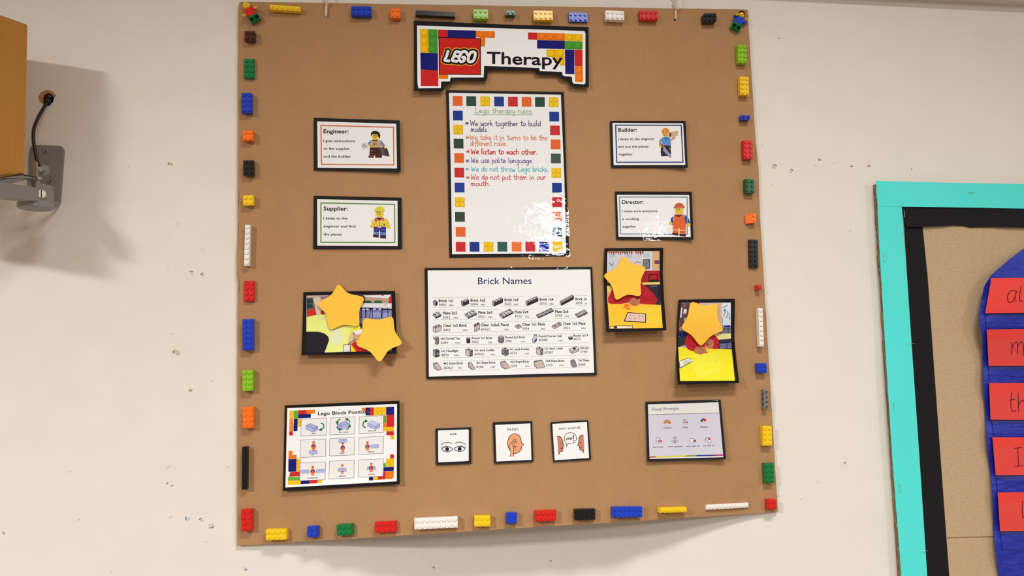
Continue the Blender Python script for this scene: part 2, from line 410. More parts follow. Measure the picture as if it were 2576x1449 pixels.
# ================================================================== SETTING: the wall
HOLE = TP(crop(0, 0, 2.415), [(240, 585), (262, 560), (290, 552), (318, 560), (332, 582), (322, 620), (300, 640), (275, 636), (252, 618)])
hc = at(119, 248)
def build_wall():
    X0, X1, Z0, Z1 = -4.6, 4.6, 0.0, CEIL + .02
    hp = [at(*p) for p in HOLE]
    outer = [Vector((X0, 0, Z0)), Vector((X1, 0, Z0)), Vector((X1, 0, Z1)), Vector((X0, 0, Z1))]
    loops = [[Vector((p.x, p.z, 0)) for p in outer], [Vector((p.x, p.z, 0)) for p in hp]]
    allv = outer + hp; tris = tessellate_polygon(loops)
    fs = []
    for t in tris:
        a, b, c_ = [allv[i] for i in t]; n = (b - a).cross(c_ - a)
        fs.append(t if n.y < 0 else t[::-1])
    # plaster thickness round the hole, dark end inside
    k = len(allv); vs = [tuple(v) for v in allv] + [(p.x, 0.03, p.z) for p in hp]; n = len(hp)
    for i in range(n):
        j = (i + 1) % n; fs.append((4 + i, 4 + j, k + j, k + i))
    w = mesh('wall_back', vs, fs, M_wall); tag(w, kind='structure', label='cream painted plaster wall with chipped paint')
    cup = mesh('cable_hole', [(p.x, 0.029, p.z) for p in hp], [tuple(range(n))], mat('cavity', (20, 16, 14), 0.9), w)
    ring = [at(*p, 0.0012) for p in TP(crop(0, 0, 2.415), [(232, 585), (250, 560), (285, 546), (318, 556), (340, 580), (325, 590), (312, 572), (288, 566), (268, 578), (262, 605), (268, 628), (250, 622), (238, 600)])]
    v = ring + [p + Vector((0, 0.0012, 0)) for p in ring]; m = len(ring)
    tri = tessellate_polygon([[Vector((p.x, p.z, 0)) for p in ring]])
    mesh('torn_plaster', v, [tuple(t) for t in tri] + [(i, (i + 1) % m, m + (i + 1) % m, m + i) for i in range(m)], mat('bare_plaster', (176, 128, 92), 0.9), w)
    return w
wall = build_wall()
ce = mesh('ceiling', [(-4.6, -9.0, CEIL), (4.6, -9.0, CEIL), (4.6, 0, CEIL), (-4.6, 0, CEIL)], [(3, 2, 1, 0)], mat('ceiling_tiles', (214, 208, 198), 0.8)); tag(ce, kind='structure')
fl = mesh('floor', [(-4.6, -9.0, 0), (4.6, -9.0, 0), (4.6, 0, 0), (-4.6, 0, 0)], [(0, 1, 2, 3)], mat('floor_covering', (120, 104, 88), 0.7)); tag(fl, kind='structure')
def trunking():
    a = at(2240, -1); b = at(2576, 15.5); d = b - a; b = a + d * 2.4
    bm = bmesh.new(); pts = [a + Vector((0, 0, 0)), a + Vector((0, -0.02, 0)), a + Vector((0, -0.023, 0.003)), a + Vector((0, -0.023, 0.045)), a + Vector((0, 0, 0.045))]
    a0 = a - d * 3.2; sh = a0 - a
    prism(bm, [p + sh for p in pts], b - a0); recalc(bm)
    t = from_bm('trim_1', bm, mat('cream_trunking', (216, 208, 196), 0.5)); tag(t, kind='structure', label='cream cable trunking along the top of the wall')
trunking()
# paint chips: (x, y, size px, tone, kind)
chips = [(325,418,6,0),(430,412,9,1),(448,561,8,2),(422,674,6,2),(482,686,8,3),(512,690,8,3),(511,628,9,2),(430,838,6,2),(444,886,11,1),
 (534,956,7,2),(480,980,7,1),(424,1172,10,2),(420,1214,4,1),(431,1222,4,1),(474,1304,10,4),(507,1308,8,3),(530,1322,11,3),(197,1306,8,2),(428,1299,6,2),
 (519,1363,4,2),(617,1430,7,4),(279,1438,5,2),(8,1339,6,3),(176,1185,4,2),(1918,363,5,2),(1947,419,10,3),(1989,430,8,3),(2050,414,5,2),(2062,400,5,1),
 (2098,409,4,2),(2142,416,6,3),(2183,416,7,3),(2138,578,7,2),(1943,462,5,2),(2125,1165,4,1),(2056,1211,5,2),(2014,1253,5,2),(1091,1429,6,4),(1383,1411,4,3),
 (1066,1402,4,2),(766,1385,5,2),(573,1174,4,2),(189,645,5,2),(1960,95,2,3),(2293,425,2,1)]
CT = [(216, 206, 190), (205, 190, 170), (228, 220, 206), (212, 202, 190), (206, 204, 206)]
for (x, y, r_, tone) in chips:
    rnd = random.Random(x * 31 + y); bm = bmesh.new(); n = rnd.randint(7, 10); ring = []; mid = []
    rot = rnd.uniform(0, 6.28); sq = rnd.uniform(.45, .8)
    for k in range(n):
        a = 2 * math.pi * k / n + rnd.uniform(-.2, .2); q = r_ * rnd.uniform(.55, 1.05)
        dx, dy = math.cos(a) * q, math.sin(a) * q * sq; X, Y = dx * math.cos(rot) - dy * math.sin(rot), dx * math.sin(rot) + dy * math.cos(rot)
        ring.append(bm.verts.new(at(x + X, y + Y, 0.00005))); mid.append(bm.verts.new(at(x + X * .55, y + Y * .55, rnd.uniform(.0002, .0011))))
    cv = bm.verts.new(at(x, y, 0.0003))
    for k in range(n):
        j = (k + 1) % n; bm.faces.new((ring[k], ring[j], mid[j], mid[k])); bm.faces.new((mid[k], mid[j], cv))
    recalc(bm); from_bm('paint_chip', bm, mat('chipped_paint', CT[2] if tone in (0, 2) else CT[tone], 0.8), wall)
    if tone in (1, 3, 4):
        bm = bmesh.new(); a0 = rnd.uniform(0, 6.28); P = [(x + math.cos(a0 + t) * r_ * .8, y + math.sin(a0 + t) * r_ * .5) for t in (0, .5, 1, 1.5, 2)]
        tube(bm, [at(*p, 0.0004) for p in P], [.0002, .0005, .0009, .0005, .0002], 5); from_bm('paint_chip', bm, mat('chipped_paint', (146, 128, 110) if tone != 4 else (128, 128, 142), 0.9), wall)

# ================================================================== loudspeaker, bracket, cable
OA = 0.095
A = at(70, 62, OA); A2 = at(75, 436.5, OA); d1 = Vector((-0.54, -0.84, 0)).normalized(); d2 = Vector((-0.84, 0.54, 0))
def along(px, py):
    """where the sight line meets the cabinet's side face"""
    d = ray(px, py); n = Vector((d1.y, -d1.x, 0)); t = (A - CAMP).dot(n) / d.dot(n); return CAMP + d * t
Bt, Bb = along(0, 37), along(0, 445); k_ = (Vector((Bt.x, Bt.y, 0)) - Vector((A.x, A.y, 0))).length
zt, zb = A.z, A2.z; slt, slb = (Bt.z - A.z) / k_, (Bb.z - A2.z) / k_
def speaker():
    a = Vector((A.x, A.y, 0)); dd, ww = 0.15, 0.13
    loc = (a + d1 * dd / 2 + d2 * ww / 2) + Vector((0, 0, zb))
    t = thing('loudspeaker', 'orange-brown wooden loudspeaker cabinet on a wall bracket at the left edge', 'speaker', loc)
    foot = [(a, 0), (a + d1 * dd, dd), (a + d1 * dd + d2 * ww, dd), (a + d2 * ww, 0)]
    vb = [p + Vector((0, 0, zb + slb * q)) for p, q in foot]; vt = [p + Vector((0, 0, zt + slt * q)) for p, q in foot]
    bm = bmesh.new(); x = [bm.verts.new(p) for p in vb]; y = [bm.verts.new(p) for p in vt]; bm.faces.new(x[::-1]); bm.faces.new(y)
    for i in range(4): bm.faces.new((x[i], x[(i + 1) % 4], y[(i + 1) % 4], y[i]))
    recalc(bm); bmesh.ops.bevel(bm, geom=bm.edges[:], offset=0.0012, segments=2, affect='EDGES')
    from_bm('cabinet', bm, M_wood, t)
    bm = bmesh.new(); s = 0.01; f0 = a + d1 * (dd + .0005) + d2 * s; f1 = a + d1 * (dd + .0005) + d2 * (ww - s)
    prism(bm, [f0 + Vector((0, 0, zb + s)), f1 + Vector((0, 0, zb + s)), f1 + Vector((0, 0, zt - s)), f0 + Vector((0, 0, zt - s))], d1 * 0.008); recalc(bm)
    from_bm('grille', bm, mat('speaker_cloth', (28, 26, 24), 0.95), t)
speaker()
def bracket():
    T = crop(0, 350, 6.9); loc = at(118, 440, 0)
    t = thing('speaker_bracket', 'grey steel swivel bracket screwed to the wall under the wooden loudspeaker', 'bracket', loc)
    def flat(name, pts, off, th, m, r=0, par=t, bev=0.0005):
        pts = TP(T, pts); pts = rounded(pts, r) if r else pts
        bm = bmesh.new(); prism(bm, [at(*p, off) for p in pts], (0, th, 0)); recalc(bm)
        return from_bm(name, bm, m, par)
    wp = flat('wall_plate', [(522, 98), (1108, 118), (1032, 1172), (470, 1130)], 0.005, 0.0048, M_steel, 14)
    for (x, y) in ((795, 212), (868, 730)):
        x, y = T(x, y); bm = bmesh.new(); tube(bm, [at(x, y, 0.0046), at(x, y, 0.0072)], [.0034, .0026], 12)
        sc1 = from_bm('screw', bm, M_steel, t)
        bm = bmesh.new()
        for a in (0, 90):
            box(bm, (-.0018, -.0004, -.0004), (.0018, .0004, .0004), Matrix.Translation(at(x, y, 0.0074)) @ Matrix.Rotation(R(a + 30), 4, 'Y'))
        from_bm('cross_slot', bm, mat('dark_slot', (30, 26, 24), 0.8), sc1)
    # foot flange leaving the wall plate at its lower edge
    P = [at(*T(1040, 1165), 0.0033), at(*T(1030, 1100), 0.0049), at(*T(620, 1085), 0.0577), at(*T(400, 1090), 0.0743), at(*T(360, 1110), 0.0743), at(*T(640, 1115), 0.0577)]
    bm = bmesh.new(); prism(bm, P, (0, 0, 0.0012)); recalc(bm); from_bm('flange', bm, M_steel, t)
    # arm: a channel from the pivot out to the left and towards the room
    def hexa(name, q0, q1, m):       # quads (px,py,off) x4 front, thickness towards the wall
        bm = bmesh.new(); prism(bm, [at(*T(x, y), o) for (x, y, o) in q0], q1); recalc(bm); return from_bm(name, bm, m, t)
    arm = hexa('arm', [(-260, 700, 0.1650), (880, 880, 0.0702), (880, 1090, 0.0702), (-260, 985, 0.1650)], (-.004, .018, 0), M_steel)
    hexa('arm_lip', [(460, 690, 0.0577), (700, 760, 0.0620), (940, 830, 0.0372), (900, 950, 0.0372), (680, 850, 0.0644), (470, 830, 0.0702)], (0, .002, 0), M_steel)
    # support plate under the cabinet, folded up at its end
    hexa('support_plate', [(-260, 752, 0.1650), (-260, 700, 0.1650), (0, 672, 0.1450), (380, 622, 0.0990), (600, 662, 0.0825), (590, 684, 0.0825), (390, 672, 0.0990), (60, 752, 0.1402)], (0, .012, 0), M_steel)
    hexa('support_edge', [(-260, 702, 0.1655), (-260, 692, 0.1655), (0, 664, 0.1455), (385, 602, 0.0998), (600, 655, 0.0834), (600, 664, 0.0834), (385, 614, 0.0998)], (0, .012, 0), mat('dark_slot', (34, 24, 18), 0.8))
    ear = [(572, 395), (585, 380), (618, 382), (634, 400), (634, 640), (618, 668), (575, 640)]
    flat('clamp_ear', ear, .075, .004, M_steel_l)
    c0 = at(*T(640, 520), 0.0702); c1 = at(*T(735, 530), 0.0330)
    bm = bmesh.new(); tube(bm, [c0, c1], .0042, 12); recalc(bm); from_bm('bolt', bm, M_steel_l, t, True)
    bm = bmesh.new(); tube(bm, [at(*T(748, 540), 0.0396), at(*T(768, 542), 0.0297)], .0085, 24); recalc(bm); from_bm('washer', bm, M_steel_l, t)
    bm = bmesh.new(); tube(bm, [at(*T(665, 660), 0.0702), at(*T(665, 712), 0.0702)], .0052, 6); recalc(bm); from_bm('nut', bm, M_steel_l, t)
    bm = bmesh.new(); tube(bm, [at(*T(650, 712), 0.0702), at(*T(645, 850), 0.0702)], .0034, 10); recalc(bm); from_bm('pivot_bolt', bm, M_steel, t)
    s0 = at(*T(713, 958), 0.0834); nrm = Vector((.5, -.86, 0)).normalized(); s0 = s0 + nrm * .0025
    bm = bmesh.new(); tube(bm, [s0 + nrm * -.004, s0 + nrm * .001, s0 + nrm * .0018], [.0062, .0062, .0050], 20); recalc(bm); s1 = from_bm('arm_screw', bm, mat('bright_zinc', (225, 215, 198), 0.35, 0.4), t)
    bm = bmesh.new(); box(bm, (-.0006, -.0003, -.0056), (.0006, .0003, .0056), Matrix.Translation(s0 + nrm * .0021) @ Matrix.Rotation(R(30), 4, 'Z')); from_bm('slot', bm, mat('dark_slot', (30, 26, 24), 0.8), s1)
    # knurled adjusting wheel
    kt = at(*T(618, 1105), 0.0702); kb = kt - Vector((0, 0, 0.0078)); bm = bmesh.new(); n = 48; rr = .0232
    rings = []
    for z, q in ((0, .93), (.001, 1), (.008, .98), (.0095, .86)):
        rings.append([bm.verts.new(kt + Vector((math.cos(2 * math.pi * k / n) * rr * q * (1 if k % 2 or z in (0, .0095) else .965), math.sin(2 * math.pi * k / n) * rr * q * (1 if k % 2 or z in (0, .0095) else .965), -z))) for k in range(n)])
    for i in range(3):
        for k in range(n): bm.faces.new((rings[i][k], rings[i][(k + 1) % n], rings[i + 1][(k + 1) % n], rings[i + 1][k]))
    bm.faces.new(rings[0]); bm.faces.new(rings[-1][::-1]); recalc(bm)
    kn = from_bm('adjusting_wheel', bm, mat('grey_plastic', (140, 136, 134), 0.5), t)
    for k in range(6):
        a = 2 * math.pi * k / 6; bm = bmesh.new(); M_ = Matrix.Translation(kb) @ Matrix.Rotation(a, 4, 'Z'); pts = [M_ @ Vector(p) for p in ((.006, -.002, -.0003), (.0155, -.005, -.0003), (.0175, 0, -.0003), (.0155, .005, -.0003), (.006, .002, -.0003))]
        prism(bm, pts, (0, 0, -.0004)); recalc(bm); from_bm('recess', bm, mat('dark_slot', (36, 32, 30), 0.8), kn)
bracket()
T1 = crop(0, 0, 2.415)
pts = [at(*T1(298, 600), -.02), at(*T1(290, 618), .0), at(*T1(268, 650), .010), at(*T1(232, 715), .028), at(*T1(207, 780), .042), at(*T1(203, 840), .048), at(*T1(212, 915), .050), at(*T1(228, 985), .052), at(*T1(238, 1004), .054)]
bm = bmesh.new(); tube(bm, smooth_curve([tuple(p) for p in pts], 6), .0024, 10); o = from_bm('speaker_cable', bm, M_rubber, None, True)
tag(o, 'black cable running from the hole in the wall down to the bracket', 'cable')
bm = bmesh.new(); tube(bm, [at(*T1(300, 590), -.012), at(*T1(296, 606), -.002)], .0075, 12); tube(bm, [at(*T1(296, 606), -.002), at(*T1(286, 626), .004)], .0052, 10); recalc(bm)
o = from_bm('cable_plug', bm, M_rubber, None, True); tag(o, 'black plug end sunk in the torn round hole in the wall', 'plug')

# ================================================================== cardboard sheet
def cardboard():
    n, m = 70, 70
    rnd = random.Random(3)
    def edge(px, py, s, t):
        j = 0.9 * noise.noise(Vector((px * .03, py * .03, 2))) + .8 * noise.noise(Vector((px * .15, py * .15, 7)))
        dx = dy = 0
        if s < .001: dx = j + (-2.5 * math.exp(-((py - 660) / 45) ** 2) if py < 760 else 0) + 1.4 * math.exp(-((py - 710) / 14) ** 2)
        if s > .999: dx = j * .7 + 3.0 * math.exp(-((py - 430) / 60) ** 2) * (1 if py > 300 else .3)
        if t < .001: dy = j * .6
        if t > .999: dy = j * .9
        return px + dx, py + dy
    def P(s, t):
        x = (1 - t) * ((1 - s) * BC[0][0] + s * BC[1][0]) + t * ((1 - s) * BC[3][0] + s * BC[2][0])
        y = (1 - t) * ((1 - s) * BC[0][1] + s * BC[1][1]) + t * ((1 - s) * BC[3][1] + s * BC[2][1])
        if s < .001 and t < .001: return x + 3.5, y + 1
        return edge(x, y, s, t)
    front = []
    for j in range(m + 1):
        for i in range(n + 1):
            front.append(bs(*P(i / n, j / m)))
    b = len(front); back = [p + Vector((0, .0045, 0)) for p in front]; fs = []; idx = []
    I = lambda i, j: j * (n + 1) + i
    for j in range(m):
        for i in range(n):
            fs.append((I(i, j), I(i, j + 1), I(i + 1, j + 1), I(i + 1, j))); idx.append(0)
            fs.append((b + I(i, j), b + I(i + 1, j), b + I(i + 1, j + 1), b + I(i, j + 1))); idx.append(0)
    for i in range(n):
        fs.append((I(i, 0), I(i + 1, 0), b + I(i + 1, 0), b + I(i, 0))); fs.append((I(i, m), b + I(i, m), b + I(i + 1, m), I(i + 1, m))); idx += [1, 1]
    for j in range(m):
        fs.append((I(0, j), b + I(0, j), b + I(0, j + 1), I(0, j + 1))); fs.append((I(n, j), I(n, j + 1), b + I(n, j + 1), b + I(n, j))); idx += [1, 1]
    loc = bs(1260, 690, -.004)
    t = thing('cardboard_sheet', 'large square sheet of brown corrugated cardboard hung on the wall by strings', 'cardboard', loc)
    mesh('panel', front + back, fs, [M_card, M_cardedge], t, idx)
    S = Surf(base=.0002)
    for (x, y, pts) in ((820, 43, [(-5, -3), (-2, 1), (0, 3), (3, 1), (5, -3), (6, 1), (2, 6), (-3, 5)]), (1698, 50, [(-4, -2), (0, -1), (4, -4), (5, 1), (1, 6), (-2, 4), (-6, 1)])):
        a = Art('string_hole', t, S); a.poly([(x + p[0], y + p[1]) for p in pts], (44, 26, 18), 0); a.line([(x - 5, y), (x - 2, y + 4.5), (x + 2, y + 4.5), (x + 5, y)], 1.4, (222, 190, 150), 1); a.done()
    # scuffs where tape was pulled away round the left hole, and creases by the left edge
    a = Art('torn_mark', t, S)
    for q in ([(799, 22), (800, 27)], [(799, 32), (800, 38), (804, 43)], [(813, 44), (808, 43)], [(832, 21), (838, 22), (840, 27)], [(845, 31), (846, 20)], [(829, 20), (835, 43)]): a.line(q, .8, (212, 178, 138), 1)
    a.done()
    for q in ([(601, 560), (599, 590), (602, 610)], [(600, 700), (603, 715), (601, 738)], [(602, 480), (599, 520)], [(1957, 1244), (1956, 1250)]): Art('edge_tear', t, S).line(q, 0.9, (138, 98, 62), 1, smooth=4).done()
cardboard()
def string(px, py, top, label):
    p = [bs(px, py + 3, -.004), bs(px, py - 1, .0022), bs(px + .5, py - 10, .0035), bs(px + (top[0] - px) * .5, py - 24, .0035), at(top[0], top[1], .0042 + .0145), at(top[0] + .3, top[1] - 40, .012), at(top[0] + .5, top[1] - 110, .004)]
    c_ = smooth_curve([tuple(v) for v in p], 6); bm = bmesh.new()
    tube(bm, c_, .0020, 8)
    # twist ridges
    for k in range(2):
        q = []; prev = None
        for i, v in enumerate(c_): q.append(Vector(v) + Vector((math.cos(i * 1.1 + k * 3.14) * .0012, -abs(math.sin(i * 1.1 + k * 3.14)) * .0012, 0)))
        tube(bm, q, .0010, 5)
    o = from_bm('hanging_string', bm, M_string, None, True); tag(o, label, 'string')
string(820, 41, (822, 2), 'white cotton string through the left hole of the cardboard, right of the yellow 1x6 brick')
string(1699, 47, (1704, 20), 'white cotton string through the right hole of the cardboard, between red and black bricks')
a = Art('pencil_mark', wall, Surf(base=.0002, on=at))
for q in ([(1684, -3), (1691, 3), (1694, 20)], [(1690, 12), (1695, 20)], [(1706, -2), (1705, 18)], [(813, -3), (814, 4), (818, 6)]): a.line(q, 1.1, (150, 136, 128), 1, smooth=4)
a.done()

# ================================================================== building bricks
COL = {'yellow': (246, 205, 26), 'blue': (24, 62, 190), 'orange': (255, 120, 20), 'black': (20, 19, 20), 'lime': (142, 196, 30), 'green': (10, 120, 58),
       'dkgreen': (6, 92, 50), 'white': (240, 234, 224), 'red': (214, 30, 26), 'brown': (74, 30, 24), 'grey': (128, 128, 126)}
def plastic(c_): return mat('plastic_' + c_, COL[c_], 0.28, 0, 0.45)
STUD = {}
def studmesh(col, hollow=False):
    k = (col, hollow)
    if k not in STUD:
        bm = bmesh.new(); n = 18; r = .0024; h = .0017
        prof = [(r, -.0001), (r, h - .00025), (r - .00025, h)]
        if hollow: prof += [(.0016, h), (.0016, h - .0012)]
        rings = [[bm.verts.new((math.cos(2 * math.pi * i / n) * q, math.sin(2 * math.pi * i / n) * q, z)) for i in range(n)] for q, z in prof]
        for a, b in zip(rings, rings[1:]):
            for i in range(n): bm.faces.new((a[i], a[(i + 1) % n], b[(i + 1) % n], b[i]))
        bm.faces.new(rings[-1])
        if not hollow:   # shallow moulded ring standing in for the embossed top
            pass
        me = bpy.data.meshes.new('stud'); bm.to_mesh(me); bm.free(); me.materials.append(plastic(col)); STUD[k] = me
        if hollow:
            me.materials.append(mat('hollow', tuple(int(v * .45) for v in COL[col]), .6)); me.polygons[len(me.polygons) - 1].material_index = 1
        me.polygons.foreach_set('use_smooth', [False] * len(me.polygons))
    return STUD[k]
BODY = {}
def bodymesh(col, nx, ny, h, form):
    k = (col, nx, ny, h, form)
    if k in BODY: return BODY[k]
    bm = bmesh.new(); x, y = nx * .004 - .0001, ny * .004 - .0001
    if form == 'slope':
        pr = [(-x, 0), (x, 0), (x, h), (0.0, h), (-x, .0022)]
        prism(bm, [(p[0], -y, p[1]) for p in pr], (0, 2 * y, 0))
    elif form == 'cut':
        prism(bm, [(-x, -y, 0), (x - .003, -y, 0), (x, -y + .003, 0), (x, y, 0), (-x + .003, y, 0), (-x, y - .003, 0)], (0, 0, h))
    else: box(bm, (-x, -y, 0), (x, y, h))
    recalc(bm); bmesh.ops.bevel(bm, geom=bm.edges[:], offset=.00028, segments=2, affect='EDGES')
    me = bpy.data.meshes.new('body'); bm.to_mesh(me); bm.free(); me.materials.append(plastic(col)); BODY[k] = me
    return me
HB, HP = .0096, .0032
def brick(px, py, ang, nx, ny, col, label, h=HB, form='', group=None):
    """px,py: middle of the front face in the photograph; nx studs along ang (degrees, clockwise in the picture)"""
    gap = .0012                                       # adhesive putty behind each brick
    Pf = bs(px, py, h + gap); n = bnormal(Pf); Q = bs(px + 12 * math.cos(R(ang)), py + 12 * math.sin(R(ang)), h + gap)
    ex = (Q - Pf); ex = (ex - n * ex.dot(n)).normalized(); ey = n.cross(ex)
    org = Pf - n * h; Mx = Matrix(((ex.x, ey.x, n.x, org.x), (ex.y, ey.y, n.y, org.y), (ex.z, ey.z, n.z, org.z), (0, 0, 0, 1)))
    t = thing('toy_brick', label, 'toy brick', None, group or 'building bricks edging the cardboard', Mx)
    link('body', bodymesh(col, nx, ny, h, form), t)
    if form != 'tile':
        for i in range(nx):
            for j in range(ny):
                if form == 'slope' and i < nx // 2: continue
                s = link('stud', studmesh(col, form == 'technic'), t); s.location = ((i - (nx - 1) / 2) * .008, (j - (ny - 1) / 2) * .008, h)
    if form == 'technic' and nx > 1 and h > .005:
        for side in (-1, 1):
            for i in range(nx - 1):
                bm = bmesh.new(); x = (i - (nx - 2) / 2) * .008
                tube(bm, [(x, side * (ny * .004 - .0003), .0056), (x, side * (ny * .004 + .00012), .0056)], .0024, 16)
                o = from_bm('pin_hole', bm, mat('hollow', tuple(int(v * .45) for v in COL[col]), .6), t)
    bm = bmesh.new(); x, y = nx * .004 - .003, ny * .004 - .0025
    box(bm, (-x, -y, -gap - .0004), (x, y, 0.0)); from_bm('adhesive_putty', bm, mat('putty', (205, 195, 170), .8), t)
    return t
P = HP
brick(716.8, 19.8, 3.8, 6, 1, 'yellow', 'yellow 1x6 brick on the top edge, right of the red-shirted toy figure')
brick(908.5, 27.2, 0.5, 4, 2, 'blue', 'blue 2x4 brick on the top edge, left of the small orange brick')
brick(994.6, 32.6, 1, 2, 2, 'orange', 'small orange 2x2 brick on the top edge of the cardboard')
brick(1095.6, 33.8, 2.7, 8, 1, 'black', 'long smooth black bar without studs above the title sign', .0085, 'tile')
brick(1209.5, 35, 0.5, 3, 2, 'lime', 'lime green 2x3 brick above the title sign')
brick(1284.2, 31.8, 0, 2, 1, 'dkgreen', 'tiny dark green 1x2 brick on the top edge')
brick(1366.7, 38.2, 1, 4, 2, 'yellow', 'yellow 2x4 brick on the top edge, above the title sign')
brick(1454.7, 42.8, 1, 4, 2, 'blue', 'flat blue 2x4 plate on the top edge, right of the yellow 2x4 brick', P * 1.3)
brick(1547, 38.2, 3, 4, 2, 'white', 'white 2x4 brick on the top edge, beside the red one')
brick(1632.8, 37.6, 1.5, 4, 2, 'red', 'red 2x4 brick on the top edge, left of the right string')
brick(1786, 44.7, 0, 3, 2, 'black', 'black 2x3 brick with cut corners by the blue-shirted toy figure', HB, 'cut')
brick(627.9, 90, 1, 2, 2, 'brown', 'dark brown 2x2 brick below the red-shirted toy figure')
brick(626.8, 172.3, 90, 4, 2, 'green', 'flat green 2x4 plate standing upright on the left edge', P * 1.3)
brick(620.2, 258.5, 90, 4, 2, 'blue', 'upright blue 2x4 brick on the left edge, below the green plate')
brick(623.4, 340.8, 0, 2, 2, 'orange', 'orange 2x2 brick on the left edge above the black 2x3 brick')
brick(624.8, 422, 90, 3, 2, 'black', 'upright black 2x3 brick on the left edge')
brick(624.5, 504, -2, 2, 2, 'yellow', 'yellow 2x2 brick on the left edge above the long white brick')
brick(621.5, 616.8, 91.5, 8, 1, 'white', 'long white 1x8 brick standing upright on the left edge')
brick(627, 732.2, 90, 4, 2, 'red', 'flat red 2x4 plate upright on the left edge, below the long white brick', P * 1.4)
brick(623.2, 842, 89.6, 6, 2, 'blue', 'upright blue 2x6 brick on the left edge above the lime one')
brick(622.7, 957.7, 89.7, 4, 2, 'lime', 'upright lime green 2x4 brick on the left edge')
brick(623.7, 1050.6, 89.7, 4, 2, 'orange', 'upright orange 2x4 brick on the left edge below the lime one')
brick(615.0, 1177.8, 90.5, 8, 1, 'black', 'long black 1x8 brick with hollow studs upright on the left edge', HB, 'technic')
brick(620.5, 1308.9, 88.3, 4, 2, 'red', 'upright red 2x4 brick in the lower left corner')
brick(694.4, 1345.4, -1.5, 4, 2, 'yellow', 'yellow 2x4 brick on the bottom edge beside the corner red brick')
brick(785.3, 1338.5, -2, 2, 2, 'blue', 'blue 2x2 brick on the bottom edge, left of the green 2x3 brick')
brick(866, 1333, -3, 3, 2, 'green', 'green 2x3 brick on the bottom edge')
brick(969.5, 1326, -3, 4, 2, 'red', 'red 2x4 brick on the bottom edge, left of the long white 2x8 brick', .0075)
brick(1096.8, 1316, -2.7, 8, 2, 'white', 'long white 2x8 brick on the bottom edge')
brick(1213.4, 1311, -1.5, 3, 2, 'yellow', 'yellow 2x3 brick on the bottom edge, right of the long white 2x8 brick')
brick(1287.3, 1303.5, 0, 2, 2, 'blue', 'blue 2x2 brick on the bottom edge, left of a red 2x4 brick')
brick(1373, 1297.8, -2.5, 4, 2, 'red', 'red 2x4 brick on the bottom edge, left of the black 2x4 brick')
brick(1471.6, 1294.3, -1.5, 4, 2, 'black', 'black 2x4 brick on the bottom edge')
brick(1579.4, 1288.5, -1, 6, 2, 'blue', 'blue 2x6 brick on the bottom edge')
brick(1695, 1283, -1.8, 6, 1, 'yellow', 'yellow 1x6 brick on the bottom edge, left of the long thin white plate')
brick(1830.7, 1273.6, -3.1, 10, 1, 'white', 'very long thin white 1x10 plate at the right of the bottom edge', P * 1.2)
brick(1942.5, 1269, 0, 2, 2, 'red', 'red 2x2 brick in the lower right corner')
brick(1867.6, 135.5, 88, 4, 2, 'lime', 'upright lime green 2x4 brick below the blue-shirted toy figure')
brick(1873, 215.8, 88, 4, 2, 'yellow', 'upright yellow 2x4 brick near the top of the right edge')
brick(1875.7, 295.5, 1, 2, 1, 'blue', 'tiny blue 1x2 brick with hollow studs on the right edge', HB, 'technic')
brick(1882.3, 376.3, 88, 4, 2, 'red', 'shiny upright red 2x4 brick on the right edge')
brick(1887.2, 468, 89, 3, 2, 'dkgreen', 'upright dark green 2x3 brick on the right edge')
brick(1891.2, 549, -4, 2, 2, 'orange', 'orange 2x2 slope brick with two studs on the right edge', HB, 'slope')
brick(1896, 638, 89, 6, 2, 'black', 'flat black 2x6 plate upright on the right edge', P * 1.3)
brick(1910.4, 722.8, 0, 1, 1, 'red', 'tiny red 1x1 brick on the right edge above the long white brick')
brick(1914.8, 823.5, 88, 8, 1, 'white', 'long white 1x8 brick standing upright on the right edge')
brick(1917.5, 926, -1, 2, 2, 'blue', 'blue 2x2 brick on the right edge above the grey brick')
brick(1927.5, 1004.5, 89, 4, 1, 'grey', 'grey 1x4 brick with hollow studs and side holes on the right edge', HB, 'technic')
brick(1930.7, 1096.8, 88.5, 4, 2, 'yellow', 'upright yellow 2x4 brick low on the right edge, above the green one')
brick(1936, 1190.4, 88, 4, 2, 'green', 'upright green 2x4 brick low on the right edge')

